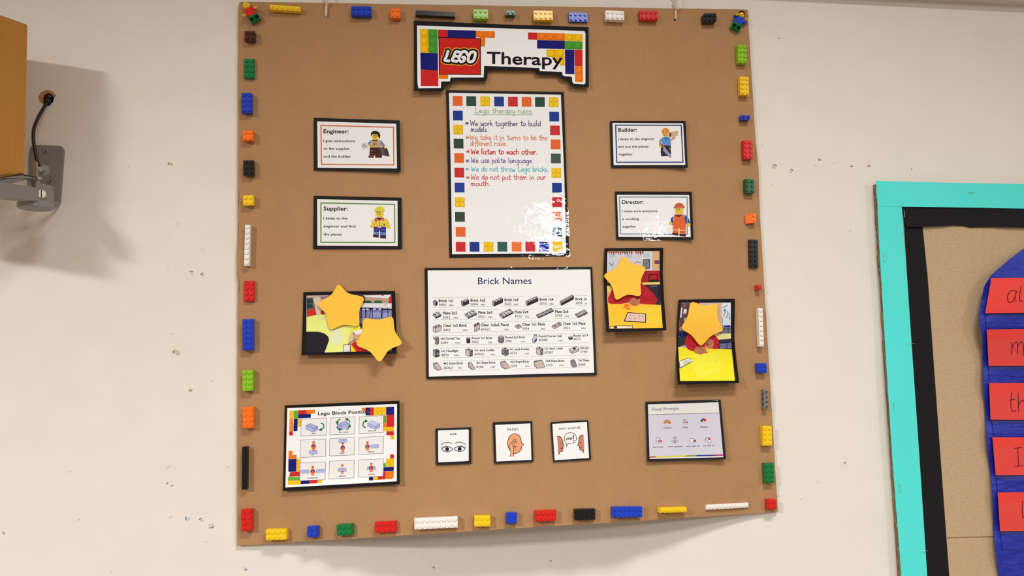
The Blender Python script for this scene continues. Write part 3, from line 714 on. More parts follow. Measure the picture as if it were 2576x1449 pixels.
# ------------------------------------------------------------------ toy figures
def figure(px, py, ang, shirt, hair, label, arms):
    """lies with its back on the board: local x across the body, y up the body, z towards the room; metres"""
    s = .00104
    O = bs(px, py, .001); n = bnormal(O); Q = bs(px + 12 * math.cos(R(ang)), py + 12 * math.sin(R(ang)), .001)
    ex = (Q - O); ex = (ex - n * ex.dot(n)).normalized(); ey = n.cross(ex)
    Mx = Matrix(((ex.x, ey.x, n.x, O.x), (ex.y, ey.y, n.y, O.y), (ex.z, ey.z, n.z, O.z), (0, 0, 0, 1))) @ Matrix.Scale(s, 4)
    t = thing('toy_figure', label, 'toy figure', None, None, Mx)
    Y = plastic('yellow'); Sm = plastic(shirt); G = plastic('green'); D = mat('face_print', (30, 18, 10), .5)
    def add(name, bm, m, par=t, sm=False):
        me = bpy.data.meshes.new(name); bm.to_mesh(me); bm.free(); me.materials.append(m)
        if sm: me.polygons.foreach_set('use_smooth', [True] * len(me.polygons))
        return link(name, me, par)
    # torso: trapezoid, 12.. units are millimetres; origin at the waist
    bm = bmesh.new(); prism(bm, [(-7.8, .3, 0), (7.8, .3, 0), (5.8, 12.8, 0), (-5.8, 12.8, 0)], (0, 0, 7.6)); recalc(bm)
    bmesh.ops.bevel(bm, geom=bm.edges[:], offset=.4, segments=2, affect='EDGES'); add('torso', bm, Sm)
    # head
    bm = bmesh.new(); prof = [(3.2, 12.8), (3.4, 13.6), (4.4, 13.9), (5.1, 15), (5.15, 19.6), (4.6, 21), (3.4, 21.6), (2.6, 21.7), (2.6, 23.3), (2.2, 23.5)]
    rings = [[bm.verts.new((math.cos(2 * math.pi * i / 28) * q, y, 4.2 + math.sin(2 * math.pi * i / 28) * q)) for i in range(28)] for q, y in prof]
    for a, b in zip(rings, rings[1:]):
        for i in range(28): bm.faces.new((a[i], a[(i + 1) % 28], b[(i + 1) % 28], b[i]))
    bm.faces.new(rings[-1]); bm.faces.new(rings[0]); recalc(bm); hd = add('head', bm, Y, t, True)
    def face(pts, name):
        bm = bmesh.new(); f = [(p[0], p[1], 4.2 + math.sqrt(max(0, 5.22 ** 2 - p[0] ** 2))) for p in pts]; prism(bm, f, (0, 0, .06)); recalc(bm); add(name, bm, D, hd)
    for x in (-1.5, 1.5): face([(x + math.cos(k * .785) * .62, 18.6 + math.sin(k * .785) * .62) for k in range(8)], 'eye')
    mo = [(-1.7, 16.8), (-.9, 16.2), (0, 16.0), (.9, 16.2), (1.7, 16.8), (1.6, 16.3), (.9, 15.7), (0, 15.45), (-.9, 15.7), (-1.6, 16.3)]
    face(mo, 'mouth')
    if hair:
        bm = bmesh.new(); pr = [(5.7, 15.6, 0), (6.0, 18, 0), (5.9, 20.5, 0), (5.0, 22.6, 0), (2.8, 23.8, 0)]
        rr = []
        for q, y, _ in pr:
            ring = []
            for i in range(25):
                a = math.pi * (1.0 + 1.0 * i / 24) if y < 19.7 else 2 * math.pi * i / 24
                a0, a1 = (R(150), R(390)) if y < 19.7 else (R(90), R(450))
                a = a0 + (a1 - a0) * i / 24
                ring.append(bm.verts.new((math.cos(a) * q, y, 4.2 + math.sin(a) * q)))
            rr.append(ring)
        for a, b in zip(rr, rr[1:]):
            for i in range(24): bm.faces.new((a[i], a[i + 1], b[i + 1], b[i]))
        bm.faces.new(rr[-1][:-1])
        bmesh.ops.solidify(bm, geom=bm.faces[:], thickness=.7); add('hair', bm, mat('plastic_hair', (72, 34, 26), .4), t, True)
    # arms with hands: shoulder, elbow, wrist in local coordinates
    for sh, el, wr, hd_dir in arms:
        bm = bmesh.new(); tube(bm, smooth_curve([sh, el, wr], 6), [2.5] * 2 + [2.4] * 8 + [2.1] * 3, 12); recalc(bm); ar = add('arm', bm, Sm, t, True)
        d = Vector(hd_dir).normalized(); w_ = Vector(wr)
        bm = bmesh.new(); tube(bm, [w_ - d * .6, w_ + d * 1.2], 1.5, 10); z = d.cross(Vector((1, 0, 0))).normalized() if abs(d.x) < .9 else d.cross(Vector((0, 1, 0))).normalized(); y = z.cross(d)
        c0 = w_ + d * 3.2                      # C-shaped grip
        for k in range(14):
            a0, a1 = R(40 + 280 * k / 14), R(40 + 280 * (k + 1) / 14)
            q = []
            for (rr_, a) in ((2.6, a0), (2.6, a1), (1.5, a1), (1.5, a0)): q.append(c0 + (d * math.cos(a) + y * math.sin(a)) * rr_)
            prism(bm, [v - z * 1.7 for v in q], z * 3.4)
        recalc(bm); add('hand', bm, Y, ar)
    # hips and legs, seen from the hollow back
    bm = bmesh.new(); box(bm, (-7.9, -2.0, .2), (7.9, .2, 7.4)); bmesh.ops.bevel(bm, geom=bm.edges[:], offset=.3, segments=2, affect='EDGES'); add('hips', bm, G)
    for sx in (-1, 1):
        bm = bmesh.new(); x0, x1 = (.3, 7.8) if sx > 0 else (-7.8, -.3)
        y0, y1, z0, z1 = -10.6, -2.0, 0, 7.6; th = .85
        box(bm, (x0, y0, z0), (x1, y1, 1.2))
        box(bm, (x0, y0, 1.2), (x0 + th, y1, z1)); box(bm, (x1 - th, y0, 1.2), (x1, y1, z1)); box(bm, (x0 + th, y0, 1.2), (x1 - th, y0 + th, z1)); box(bm, (x0 + th, y1 - th, 1.2), (x1 - th, y1, z1))
        add('leg', bm, G)
figure(637.5, 42.5, -28, 'red', False, 'toy figure with red shirt, green legs and bare yellow head, top left corner',
       [((-6.6, 10.6, 3.6), (-8.8, 7.5, 5.0), (-9.6, 5.0, 8.0), (-.3, -.5, 1)), ((6.6, 10.6, 3.6), (8.8, 8.5, 5.2), (9.2, 6.8, 8.6), (.2, -.3, 1))])
figure(1851.5, 63.5, 28, 'blue', True, 'toy figure with blue shirt and brown hair, top right corner',
       [((-6.6, 10.6, 3.6), (-9.2, 9.5, 5.5), (-8.6, 10.6, 8.4), (-.1, .6, 1)), ((6.6, 10.2, 3.6), (10.0, 8.4, 4.6), (11.0, 12.2, 5.0), (.2, 1, .1))])

# ================================================================== printed sheets
WHITE = (244, 243, 240)
def page(name, label, cat, backing, T, lift=None, film=None, paper=None, paper_col=WHITE, glossy=True, base=.0009, group=None):
    S = Surf(lift, base); b = TP(T, backing)
    t = thing(name, label, cat, centre(b), group)
    plate('backing', b, S, M_blackpage, t, 0, .0003)
    if paper: plate('page', TP(T, paper), S, ink(paper_col), t, 2, .0001)
    if film: plate('laminate_film', rounded(TP(T, film), 5), S, M_film, t, 9, .00004, 22, True)
    return t, S

# ---- title sign
T = crop(1020, 0, 5.367)
hb = [(115, 278), (1300, 330), (2470, 365), (2476, 1178), (2240, 1166), (2222, 1150), (2205, 1082), (2110, 1066), (2088, 1050), (2065, 1010), (1780, 1006), (1762, 992), (1750, 950), (1110, 943), (1105, 1060), (1085, 1092), (650, 1080), (630, 1125), (600, 1136), (532, 1138), (515, 1210), (490, 1230), (118, 1228)]
hw = [(155, 345), (2400, 418), (2422, 428), (2430, 450), (2430, 1120), (2412, 1140), (2290, 1132), (2262, 1122), (2252, 1100), (2248, 1036), (2145, 1028), (2122, 1015), (2115, 972), (1815, 960), (1805, 918), (1062, 888), (1055, 1045), (610, 1046), (600, 1098), (480, 1100), (478, 1190), (175, 1192), (162, 1120)]
S = Surf(lambda x, y: .0025 + .006 * ((y - 55) / 170) ** 2, .001)
t = thing('title_sign', 'white title sign with black edging and coloured brick pattern reading therapy', 'sign', centre(TP(T, hb)))
plate('backing', TP(T, hb), S, M_blackcard, t, 0, .0006); plate('page', TP(T, hw), S, ink(WHITE), t, 3, .0002)
RED, ORA, YEL, GRN, NAV = (204, 38, 34), (236, 120, 20), (236, 184, 20), (70, 150, 44), (24, 24, 112)
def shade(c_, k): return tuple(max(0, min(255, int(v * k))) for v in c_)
def bl(a, q, col, nx=0, ny=0, layer=5):
    """a printed brick: quad with studs, q = four corners clockwise"""
    a.poly(q, col, layer)
    for i in range(nx):
        for j in range(ny):
            u, v = (i + .5) / nx, (j + .5) / ny
            f = lambda k: (1 - v) * ((1 - u) * q[0][k] + u * q[1][k]) + v * ((1 - u) * q[3][k] + u * q[2][k])
            w = min(math.hypot(q[1][0] - q[0][0], q[1][1] - q[0][1]) / nx, math.hypot(q[3][0] - q[0][0], q[3][1] - q[0][1]) / ny)
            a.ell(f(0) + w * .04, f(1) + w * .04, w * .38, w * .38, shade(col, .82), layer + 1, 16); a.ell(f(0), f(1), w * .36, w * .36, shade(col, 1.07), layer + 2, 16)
def pbrick(t, S, T, q, col, nx=0, ny=0, layer=5, name='printed_brick'):
    a = Art(name, t, S, T, 20); bl(a, q, col, nx, ny, layer); a.done()
Q = lambda x0, y0, x1, y1, sl=.03: [(x0, y0), (x1, y0 + sl * (x1 - x0)), (x1, y1 + sl * (x1 - x0)), (x0, y1)]
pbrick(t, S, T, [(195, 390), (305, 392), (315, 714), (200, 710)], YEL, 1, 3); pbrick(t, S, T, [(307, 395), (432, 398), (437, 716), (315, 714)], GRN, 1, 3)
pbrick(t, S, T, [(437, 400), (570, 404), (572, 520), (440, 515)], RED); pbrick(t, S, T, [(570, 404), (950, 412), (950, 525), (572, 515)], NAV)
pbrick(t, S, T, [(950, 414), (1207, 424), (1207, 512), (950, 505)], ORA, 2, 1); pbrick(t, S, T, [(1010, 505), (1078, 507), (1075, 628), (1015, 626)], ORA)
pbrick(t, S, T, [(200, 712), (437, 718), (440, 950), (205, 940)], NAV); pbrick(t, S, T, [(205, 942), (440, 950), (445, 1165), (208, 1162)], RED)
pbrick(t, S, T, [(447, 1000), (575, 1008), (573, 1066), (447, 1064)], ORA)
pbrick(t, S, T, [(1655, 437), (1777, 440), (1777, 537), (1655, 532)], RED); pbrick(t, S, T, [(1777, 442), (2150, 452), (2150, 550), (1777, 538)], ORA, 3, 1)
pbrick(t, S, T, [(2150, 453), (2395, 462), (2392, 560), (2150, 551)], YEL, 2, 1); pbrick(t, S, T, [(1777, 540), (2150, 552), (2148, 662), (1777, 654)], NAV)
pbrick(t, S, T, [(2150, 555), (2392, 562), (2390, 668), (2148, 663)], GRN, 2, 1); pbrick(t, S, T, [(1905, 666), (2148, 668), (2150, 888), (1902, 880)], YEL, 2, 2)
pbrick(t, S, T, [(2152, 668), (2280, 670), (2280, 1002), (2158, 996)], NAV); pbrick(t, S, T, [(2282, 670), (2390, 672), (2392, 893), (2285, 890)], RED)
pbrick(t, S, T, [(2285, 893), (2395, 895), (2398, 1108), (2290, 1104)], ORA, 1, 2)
# white clear-out beneath the p and y, as the print has it
a = Art('lettering', t, S, T, 20)
a.poly([(1895, 770), (2010, 772), (2100, 890), (2120, 970), (1895, 962)], WHITE, 8)
a.text('Therapy', 1100, 855, 2125, 886, 165, (26, 16, 22), .016, 9)
a.done()
a = Art('logo_panel', t, S, T)
a.poly([(446, 498), (1016, 516), (1020, 1012), (452, 1004)], (40, 14, 14), 8); a.poly([(458, 510), (1006, 527), (1010, 1002), (464, 996)], (205, 34, 26), 9)
LS = [[(575, 692), (556, 755), (532, 812), (585, 822)], [(735, 706), (680, 700), (655, 756), (632, 814), (692, 828)], [(658, 757), (712, 762)],
      [(836, 735), (815, 700), (775, 698), (738, 745), (722, 795), (745, 832), (785, 822), (800, 778), (772, 774)],
      [(905, 702), (940, 712), (938, 765), (915, 818), (880, 836), (848, 822), (852, 768), (875, 715)]]
for w_, col, ly in ((108, (240, 176, 52), 10), (86, (24, 12, 12), 12), (38, (240, 236, 236), 14)):
    for q in LS:
        o_ = q[0] == (905, 702); a.line(q, w_, col, ly, o_, smooth=5)
        for k_, e in enumerate(q if not o_ else []): a.ell(e[0], e[1], w_ / 2, w_ / 2, col, ly + .25 + .1 * (k_ % 3), 14)
a.done()

# ---- rules
T1_ = crop(1110, 220, 6.3); T2_ = crop(1110, 430, 6.3)
def R1(pts): return [T1_(*p) for p in pts]
def R2(pts): return [T2_(*p) for p in pts]
bk = R1([(78, 42), (1942, 72)]) + R2([(1990, 200), (2030, 1350), (128, 1374), (108, 100)])
wh = R1([(122, 85), (1895, 115)]) + R2([(1950, 100), (1978, 1305), (172, 1320), (155, 100)])
fm = R1([(68, 28), (1956, 55)]) + R2([(2005, 100), (2045, 1395), (118, 1412), (95, 100)])
I_ = lambda x, y: (x, y)
t, S = page('rules_poster', 'tall laminated poster of handwritten rules bordered with coloured squares', 'poster', bk, I_, lambda x, y: .0016 + .0012 * math.sin((y - 230) / 90), fm, wh)
OR2, GR2, YE2, BL2, RE2 = (232, 106, 44), (36, 76, 62), (234, 192, 30), (24, 56, 142), (206, 42, 50)
sqs = [(T1_, x, 135 + i * 3, c_) for i, (x, c_) in enumerate(zip((182, 397, 617, 838, 1057, 1274, 1485, 1703), (OR2, GR2, YE2, BL2, RE2, OR2, GR2, YE2)))]
sqs += [(T1_, 1712, 383, BL2), (T1_, 1724, 603, RE2), (T1_, 1734, 823, OR2), (T1_, 1738, 1048, (70, 88, 78)), (T1_, 1746, 1276, YE2), (T2_, 1755, 187, BL2), (T2_, 1758, 417, RE2), (T2_, 1765, 650, (236, 116, 66)), (T2_, 1763, 883, (50, 92, 84)), (T2_, 1767, 1120, YE2)]
sqs += [(T1_, 185, 367, BL2), (T1_, 190, 590, YE2), (T1_, 196, 812, (52, 72, 52)), (T1_, 205, 1040, OR2), (T1_, 208, 1270, RE2), (T2_, 213, 184, (36, 60, 150)), (T2_, 216, 417, YE2), (T2_, 218, 650, (52, 76, 60)), (T2_, 228, 888, OR2), (T2_, 229, 1125, RE2)]
sqs += [(T2_, x, 1125 - i * 1, c_) for i, (x, c_) in enumerate(zip((449, 671, 890, 1116, 1333, 1550), (BL2, YE2, (46, 96, 84), (236, 122, 60), RE2, (20, 52, 170))))]
for (TT, x, y, c_) in sqs:
    x_, y_ = TT(x, y); s_ = 155 / 6.3; q = [(x_, y_), (x_ + s_, y_ + .3), (x_ + s_ + .3, y_ + s_ + .2), (x_ + .4, y_ + s_)]
    pbrick(t, S, I_, q, c_, 2 if c_ == YE2 else 0, 2 if c_ == YE2 else 0, 3, 'printed_square')
NVY, PUR, CYA, PNK, GRH, ORH, RDH = (40, 42, 92), (92, 48, 140), (84, 190, 196), (208, 80, 84), (92, 158, 98), (222, 122, 68), (205, 30, 42)
a = Art('handwriting', t, S, T1_, 20)
a.hand('Lego therapy rules', 540, 404, 1430, 412, 46, 7, GRH, 4, 2)
a.line([(512 + k * 12, 425 + (k % 2) * 10 + k * .05) for k in range(79)], 5, (120, 176, 126), 4)
for (st, x0, x1, y, w_, col, xh) in (('We work together to build', 460, 1575, 608, 9, NVY, 48), ('models.', 470, 735, 700, 9, NVY, 48), ('We take it in turns to be the', 455, 1680, 828, 9, ORH, 46),
        ('different roles.', 455, 1045, 923, 9, ORH, 46), ('We listen to each other.', 470, 1520, 1055, 12, RDH, 46), ('We use polite language.', 470, 1455, 1192, 9, PUR, 46), ('We do not throw Lego bricks.', 475, 1700, 1328, 10, CYA, 46)):
    a.hand(st, x0, y, x1, y + 6, xh, w_, col, 4, len(st))
for (x, y, col) in ((372, 595, NVY), (380, 822, ORH), (388, 1042, RDH), (380, 1192, PUR), (376, 1322, CYA)): a.hand('*', x, y, x + 60, y, 48, 10, col, 4)
a.T = T2_
a.hand('We do not put them in our', 470, 135, 1655, 138, 46, 10, PNK, 4, 5); a.hand('mouth.', 470, 236, 770, 238, 44, 11, PNK, 4, 6); a.hand('*', 385, 132, 445, 132, 48, 10, PNK, 4)
for k in range(9): a.line([(1624 + k * 12, 1080), (1631 + k * 12, 1080)], 6, (110, 105, 105), 4)
a.done()

# ---- four role cards
def card(name_, label, T, bk, wh, fm, fr, frc, lift=None):
    t, S = page('role_card', label, 'card', bk, T, lift or (lambda x, y: .0016), fm, wh, group='laminated role cards')
    a = Art('border_line', t, S, T); a.line(fr, 12, frc, 4, True); a.done(); return t, S
TL = crop(770, 280, 4.023)
DK = (24, 18, 20)
t, S = card('e', 'laminated engineer role card with orange border, upper left', TL, [(78, 66), (948, 92), (958, 614), (78, 598)], [(112, 102), (912, 126), (920, 578), (118, 570)],
            [(66, 54), (965, 78), (980, 632), (68, 612)], [(150, 142), (884, 162), (888, 542), (156, 536)], (214, 122, 84), lambda x, y: .0018 + .0035 * max(0, (x - 850) / 160) ** 2)
a = Art('lettering', t, S, TL, 20)
a.text('Engineer:', 176, 222, 430, 224, 44, DK, .022); a.text('I give instructions', 176, 310, 494, 313, 26, DK, .018); a.text('to the supplier', 178, 389, 441, 391, 26, DK, .018); a.text('and the builder', 177, 468, 453, 470, 26, DK, .018); a.done()
E_ = crop(905, 310, 14.49); SKY = (94, 146, 205); YF = (240, 200, 60)
a = Art('figure_picture', t, S, E_)
a.poly([(70, 740), (255, 690), (300, 900), (130, 960)], (214, 210, 208), 3); a.line([(130, 785), (85, 830), (115, 880)], 16, DK, 4); a.ell(155, 810, 11, 11, DK, 4, 8); a.ell(150, 855, 11, 11, DK, 4, 8); a.line([(180, 790), (232, 870)], 16, DK, 4)
a.poly([(380, 610), (300, 720), (295, 820), (345, 835), (385, 760)], SKY, 3); a.poly([(295, 740), (290, 825), (350, 835), (345, 770)], (222, 180, 110), 4)
a.poly([(720, 610), (800, 640), (900, 760), (920, 850), (820, 850), (740, 720)], SKY, 3)
a.poly([(435, 595), (390, 620), (365, 885), (790, 885), (745, 640), (700, 598)], (206, 164, 104), 4)
a.poly([(440, 600), (520, 690), (590, 690), (650, 600)], DK, 5); a.ell(547, 655, 42, 18, (190, 196, 204), 6)
for x, c_ in ((490, (130, 140, 180)), (545, (60, 30, 20)), (605, (130, 140, 180))): a.poly([(x - 25, 760), (x, 722), (x + 25, 760), (x, 802)], c_, 5)
a.poly([(440, 400), (660, 390), (705, 500), (680, 585), (490, 585), (440, 500)], YF, 4)
a.poly([(400, 400), (420, 330), (500, 285), (600, 280), (690, 320), (745, 400), (740, 540), (712, 552), (700, 500), (660, 480), (640, 400), (470, 385), (435, 430), (420, 480), (408, 450)], (22, 16, 16), 5)
a.line([(490, 420), (540, 415)], 12, (90, 60, 20), 6); a.line([(560, 415), (610, 420)], 12, (90, 60, 20), 6); a.ell(515, 455, 30, 26, (120, 80, 20), 6); a.ell(515, 455, 20, 16, YF, 7); a.ell(585, 455, 30, 26, (120, 80, 20), 6); a.ell(585, 455, 20, 16, YF, 7); a.ell(512, 455, 9, 9, DK, 8, 8); a.ell(582, 455, 9, 9, DK, 8, 8); a.line([(515, 520), (590, 520)], 10, (90, 60, 20), 6)
a.poly([(365, 885), (790, 885), (800, 940), (365, 940)], (74, 28, 22), 4); a.poly([(365, 940), (560, 940), (555, 1180), (350, 1180)], (52, 22, 22), 4); a.poly([(545, 940), (790, 940), (800, 1190), (565, 1190)], (66, 32, 30), 4)
a.rect(390, 990, 505, 1020, (150, 90, 84), 5); a.rect(370, 1095, 505, 1122, (150, 90, 84), 5)
a.poly([(315, 1185), (520, 1185), (515, 1258), (312, 1258)], (110, 66, 60), 4); a.poly([(560, 1180), (810, 1180), (808, 1258), (560, 1258)], (70, 38, 36), 4)
a.poly([(725, 905), (860, 850), (1000, 915), (1085, 1190), (1040, 1210), (800, 1165)], (96, 86, 94), 6); a.poly([(860, 858), (1000, 918), (1080, 1190), (920, 1170)], (64, 54, 60), 7)
a.ell(925, 885, 36, 48, YF, 8, rot=-30); a.done()
t, S = card('s', 'laminated supplier role card with green border, below the engineer card', TL, [(78, 854), (966, 874), (970, 1392), (72, 1392)], [(112, 890), (925, 906), (928, 1364), (114, 1360)],
            [(62, 842), (982, 862), (990, 1412), (60, 1412)], [(150, 927), (896, 942), (898, 1328), (150, 1325)], (110, 152, 84))
a = Art('lettering', t, S, TL, 20)
a.text('Supplier:', 176, 1004, 422, 1005, 42, DK, .022); a.text('I listen to the', 176, 1094, 419, 1095, 25, DK, .018); a.text('engineer and find', 176, 1174, 499, 1176, 25, DK, .018); a.text('the pieces', 176, 1255, 361, 1256, 25, DK, .018); a.done()
def worker(t, S, T_, hat, vest, sleeve, leg, skin, extra=None, hx=0):
    """printed toy worker in a hard hat; 1014 x 1449 design space"""
    a = Art('figure_picture', t, S, T_)
    a.poly([(300, 590), (215, 680), (215, 790), (165, 810), (150, 860), (180, 905), (285, 905), (300, 800)], sleeve, 3); a.poly([(690, 550), (780, 590), (860, 720), (890, 830), (915, 880), (885, 950), (800, 940), (755, 880), (700, 760)], sleeve, 3)
    a.ell(215, 855, 62, 55, skin, 4); a.ell(845, 890, 66, 60, skin, 4)
    a.poly([(340, 530), (660, 530), (745, 880), (290, 880)], vest[0], 4); a.poly([(325, 560), (660, 545), (690, 650), (305, 650)], vest[1], 5); a.poly([(360, 545), (490, 640), (620, 545)], vest[2], 6)
    a.poly([(290, 880), (742, 880), (738, 1010), (290, 1010)], leg, 4); a.poly([(290, 1000), (495, 1000), (480, 1210), (275, 1200)], leg, 4); a.poly([(520, 1000), (738, 1000), (738, 1230), (525, 1225)], leg, 4)
    a.poly([(262, 1185), (480, 1190), (465, 1275), (262, 1245)], (72, 22, 26), 5); a.poly([(520, 1215), (740, 1225), (740, 1308), (520, 1285)], (72, 22, 26), 5)
    a.poly([(355, 320), (655, 320), (650, 470), (590, 520), (500, 550), (420, 510), (360, 460)], skin, 5)
    a.poly([(305, 318), (345, 240), (390, 165), (510, 125), (620, 155), (690, 250), (708, 318), (510, 292)], hat, 6)
    for x in (430, 515): a.ell(x, 362, 20, 16, DK, 7, 10)
    a.line([(400, 322), (460, 316)], 16, (110, 50, 20), 7); a.line([(490, 318), (555, 322)], 16, (110, 50, 20), 7); a.line([(420, 425), (515, 432)], 10, (90, 50, 20), 7)
    if extra: extra(a)
    a.done()
def ex_s(a):
    a.rect(320, 740, 445, 850, (170, 140, 50), 6); a.rect(332, 754, 433, 838, (238, 210, 90), 7); a.rect(555, 740, 690, 850, (170, 140, 50), 6); a.rect(567, 754, 678, 838, (238, 210, 90), 7); a.line([(495, 650), (505, 860)], 26, (176, 128, 20), 6)
    a.ell(675, 808, 32, 32, (110, 50, 60), 8); a.ell(370, 670, 34, 24, (110, 60, 60), 7); a.rect(465, 865, 545, 920, (220, 220, 220), 8); a.rect(485, 880, 525, 902, (40, 40, 60), 9)
    for y in (1070, 1125): a.line([(292, y), (485, y + 22)], 22, (190, 206, 228), 6); a.line([(522, y + 22), (738, y + 42)], 22, (190, 206, 228), 6)
    a.rect(320, 945, 445, 1000, (120, 62, 72), 6); a.rect(560, 955, 700, 1015, (120, 62, 72), 6)
YS = (232, 204, 66)
worker(t, S, crop(920, 510, 14.49), (226, 212, 62), ((244, 214, 92), (236, 108, 54), (66, 42, 92)), YS, (26, 56, 150), YS, ex_s)
TR = crop(1510, 280, 4.2615)
t, S = card('b', 'laminated builder role card with blue border, upper right', TR, [(103, 102), (915, 102), (938, 605), (118, 603)], [(131, 124), (888, 130), (912, 576), (144, 578)],
            [(98, 90), (938, 84), (965, 628), (112, 618)], [(165, 148), (868, 150), (887, 545), (177, 546)], (44, 54, 132), lambda x, y: .0018 + .006 * max(0, (x - 1640) / 95) ** 2)
a = Art('lettering', t, S, TR, 20)
a.text('Builder:', 192, 219, 393, 218, 42, DK, .022); a.text('I listen to the engineer', 192, 310, 588, 306, 26, DK, .018); a.text('and put the pieces', 195, 391, 517, 389, 26, DK, .018); a.text('together', 197, 473, 347, 472, 26, DK, .018); a.done()
a = Art('figure_picture', t, S, crop(1650, 310, 14.49)); SK = (226, 168, 74)
a.poly([(500, 330), (790, 265), (815, 300), (800, 455), (560, 505), (480, 440)], (216, 178, 150), 3); a.ell(520, 425, 42, 75, (110, 52, 42), 4)
a.poly([(540, 560), (620, 480), (715, 500), (720, 560), (640, 600), (560, 660)], (214, 170, 130), 4)
a.poly([(240, 520), (140, 600), (110, 690), (180, 700), (240, 660)], (108, 164, 196), 3); a.poly([(130, 690), (110, 780), (150, 880), (240, 880), (200, 740)], SK, 4); a.poly([(160, 690), (300, 830), (250, 860), (150, 760)], (150, 88, 76), 5)
a.poly([(240, 520), (320, 500), (480, 500), (530, 560), (555, 810), (260, 810), (215, 700)], (92, 148, 210), 4); a.line([(280, 520), (310, 570), (375, 540), (420, 570), (480, 520)], 12, (40, 80, 140), 5); a.ell(375, 590, 16, 20, (50, 60, 90), 6, 8)
a.poly([(180, 850), (300, 810), (548, 812), (555, 1190), (200, 1205), (180, 1100)], (34, 28, 44), 3); a.poly([(190, 1010), (390, 1100), (395, 1195), (230, 1202), (190, 1170)], (28, 34, 86), 4); a.rect(485, 900, 510, 955, (200, 196, 160), 5)
a.poly([(262, 860), (300, 850), (540, 1150), (560, 1240), (500, 1260), (470, 1215), (260, 1010)], (150, 148, 164), 6); a.line([(285, 860), (535, 1160)], 16, (206, 206, 214), 7)
a.poly([(235, 330), (470, 330), (470, 460), (400, 520), (270, 485), (238, 430)], (232, 178, 84), 4); a.poly([(195, 330), (230, 240), (290, 180), (370, 168), (450, 200), (492, 290), (500, 360), (470, 340), (330, 318), (215, 345)], (224, 142, 42), 5); a.ell(310, 270, 36, 26, (250, 190, 90), 6)
a.ell(292, 366, 18, 16, DK, 6, 10); a.ell(370, 368, 16, 14, (120, 60, 20), 6, 10); a.line([(290, 430), (330, 445), (380, 430)], 10, (130, 80, 20), 6); a.done()
t, S = card('d', 'laminated director role card with grey-blue border, below the builder card', TR, [(158, 860), (982, 862), (1000, 1376), (174, 1374)], [(180, 895), (952, 897), (970, 1348), (196, 1346)],
            [(148, 850), (1000, 848), (1006, 1388), (162, 1390)], [(206, 918), (932, 920), (932, 1318), (218, 1315)], (132, 156, 172), lambda x, y: .0018 + .004 * max(0, (x - 1650) / 95) ** 2)
a = Art('lettering', t, S, TR, 20)
a.text('Director:', 232, 992, 463, 990, 40, DK, .022); a.text('I make sure everyone', 232, 1083, 612, 1080, 26, DK, .018); a.text('is working', 235, 1166, 413, 1164, 26, DK, .018); a.text('together', 237, 1247, 387, 1245, 26, DK, .018); a.done()
def ex_d(a): a.rect(290, 1060, 480, 1095, (226, 190, 150), 6); a.rect(525, 1070, 738, 1105, (226, 190, 150), 6)
worker(t, S, crop(1672, 501, 13.9), (206, 96, 60), ((228, 104, 50), (228, 104, 50), (40, 66, 120)), (40, 72, 142), (226, 104, 50), (236, 196, 66), ex_d)

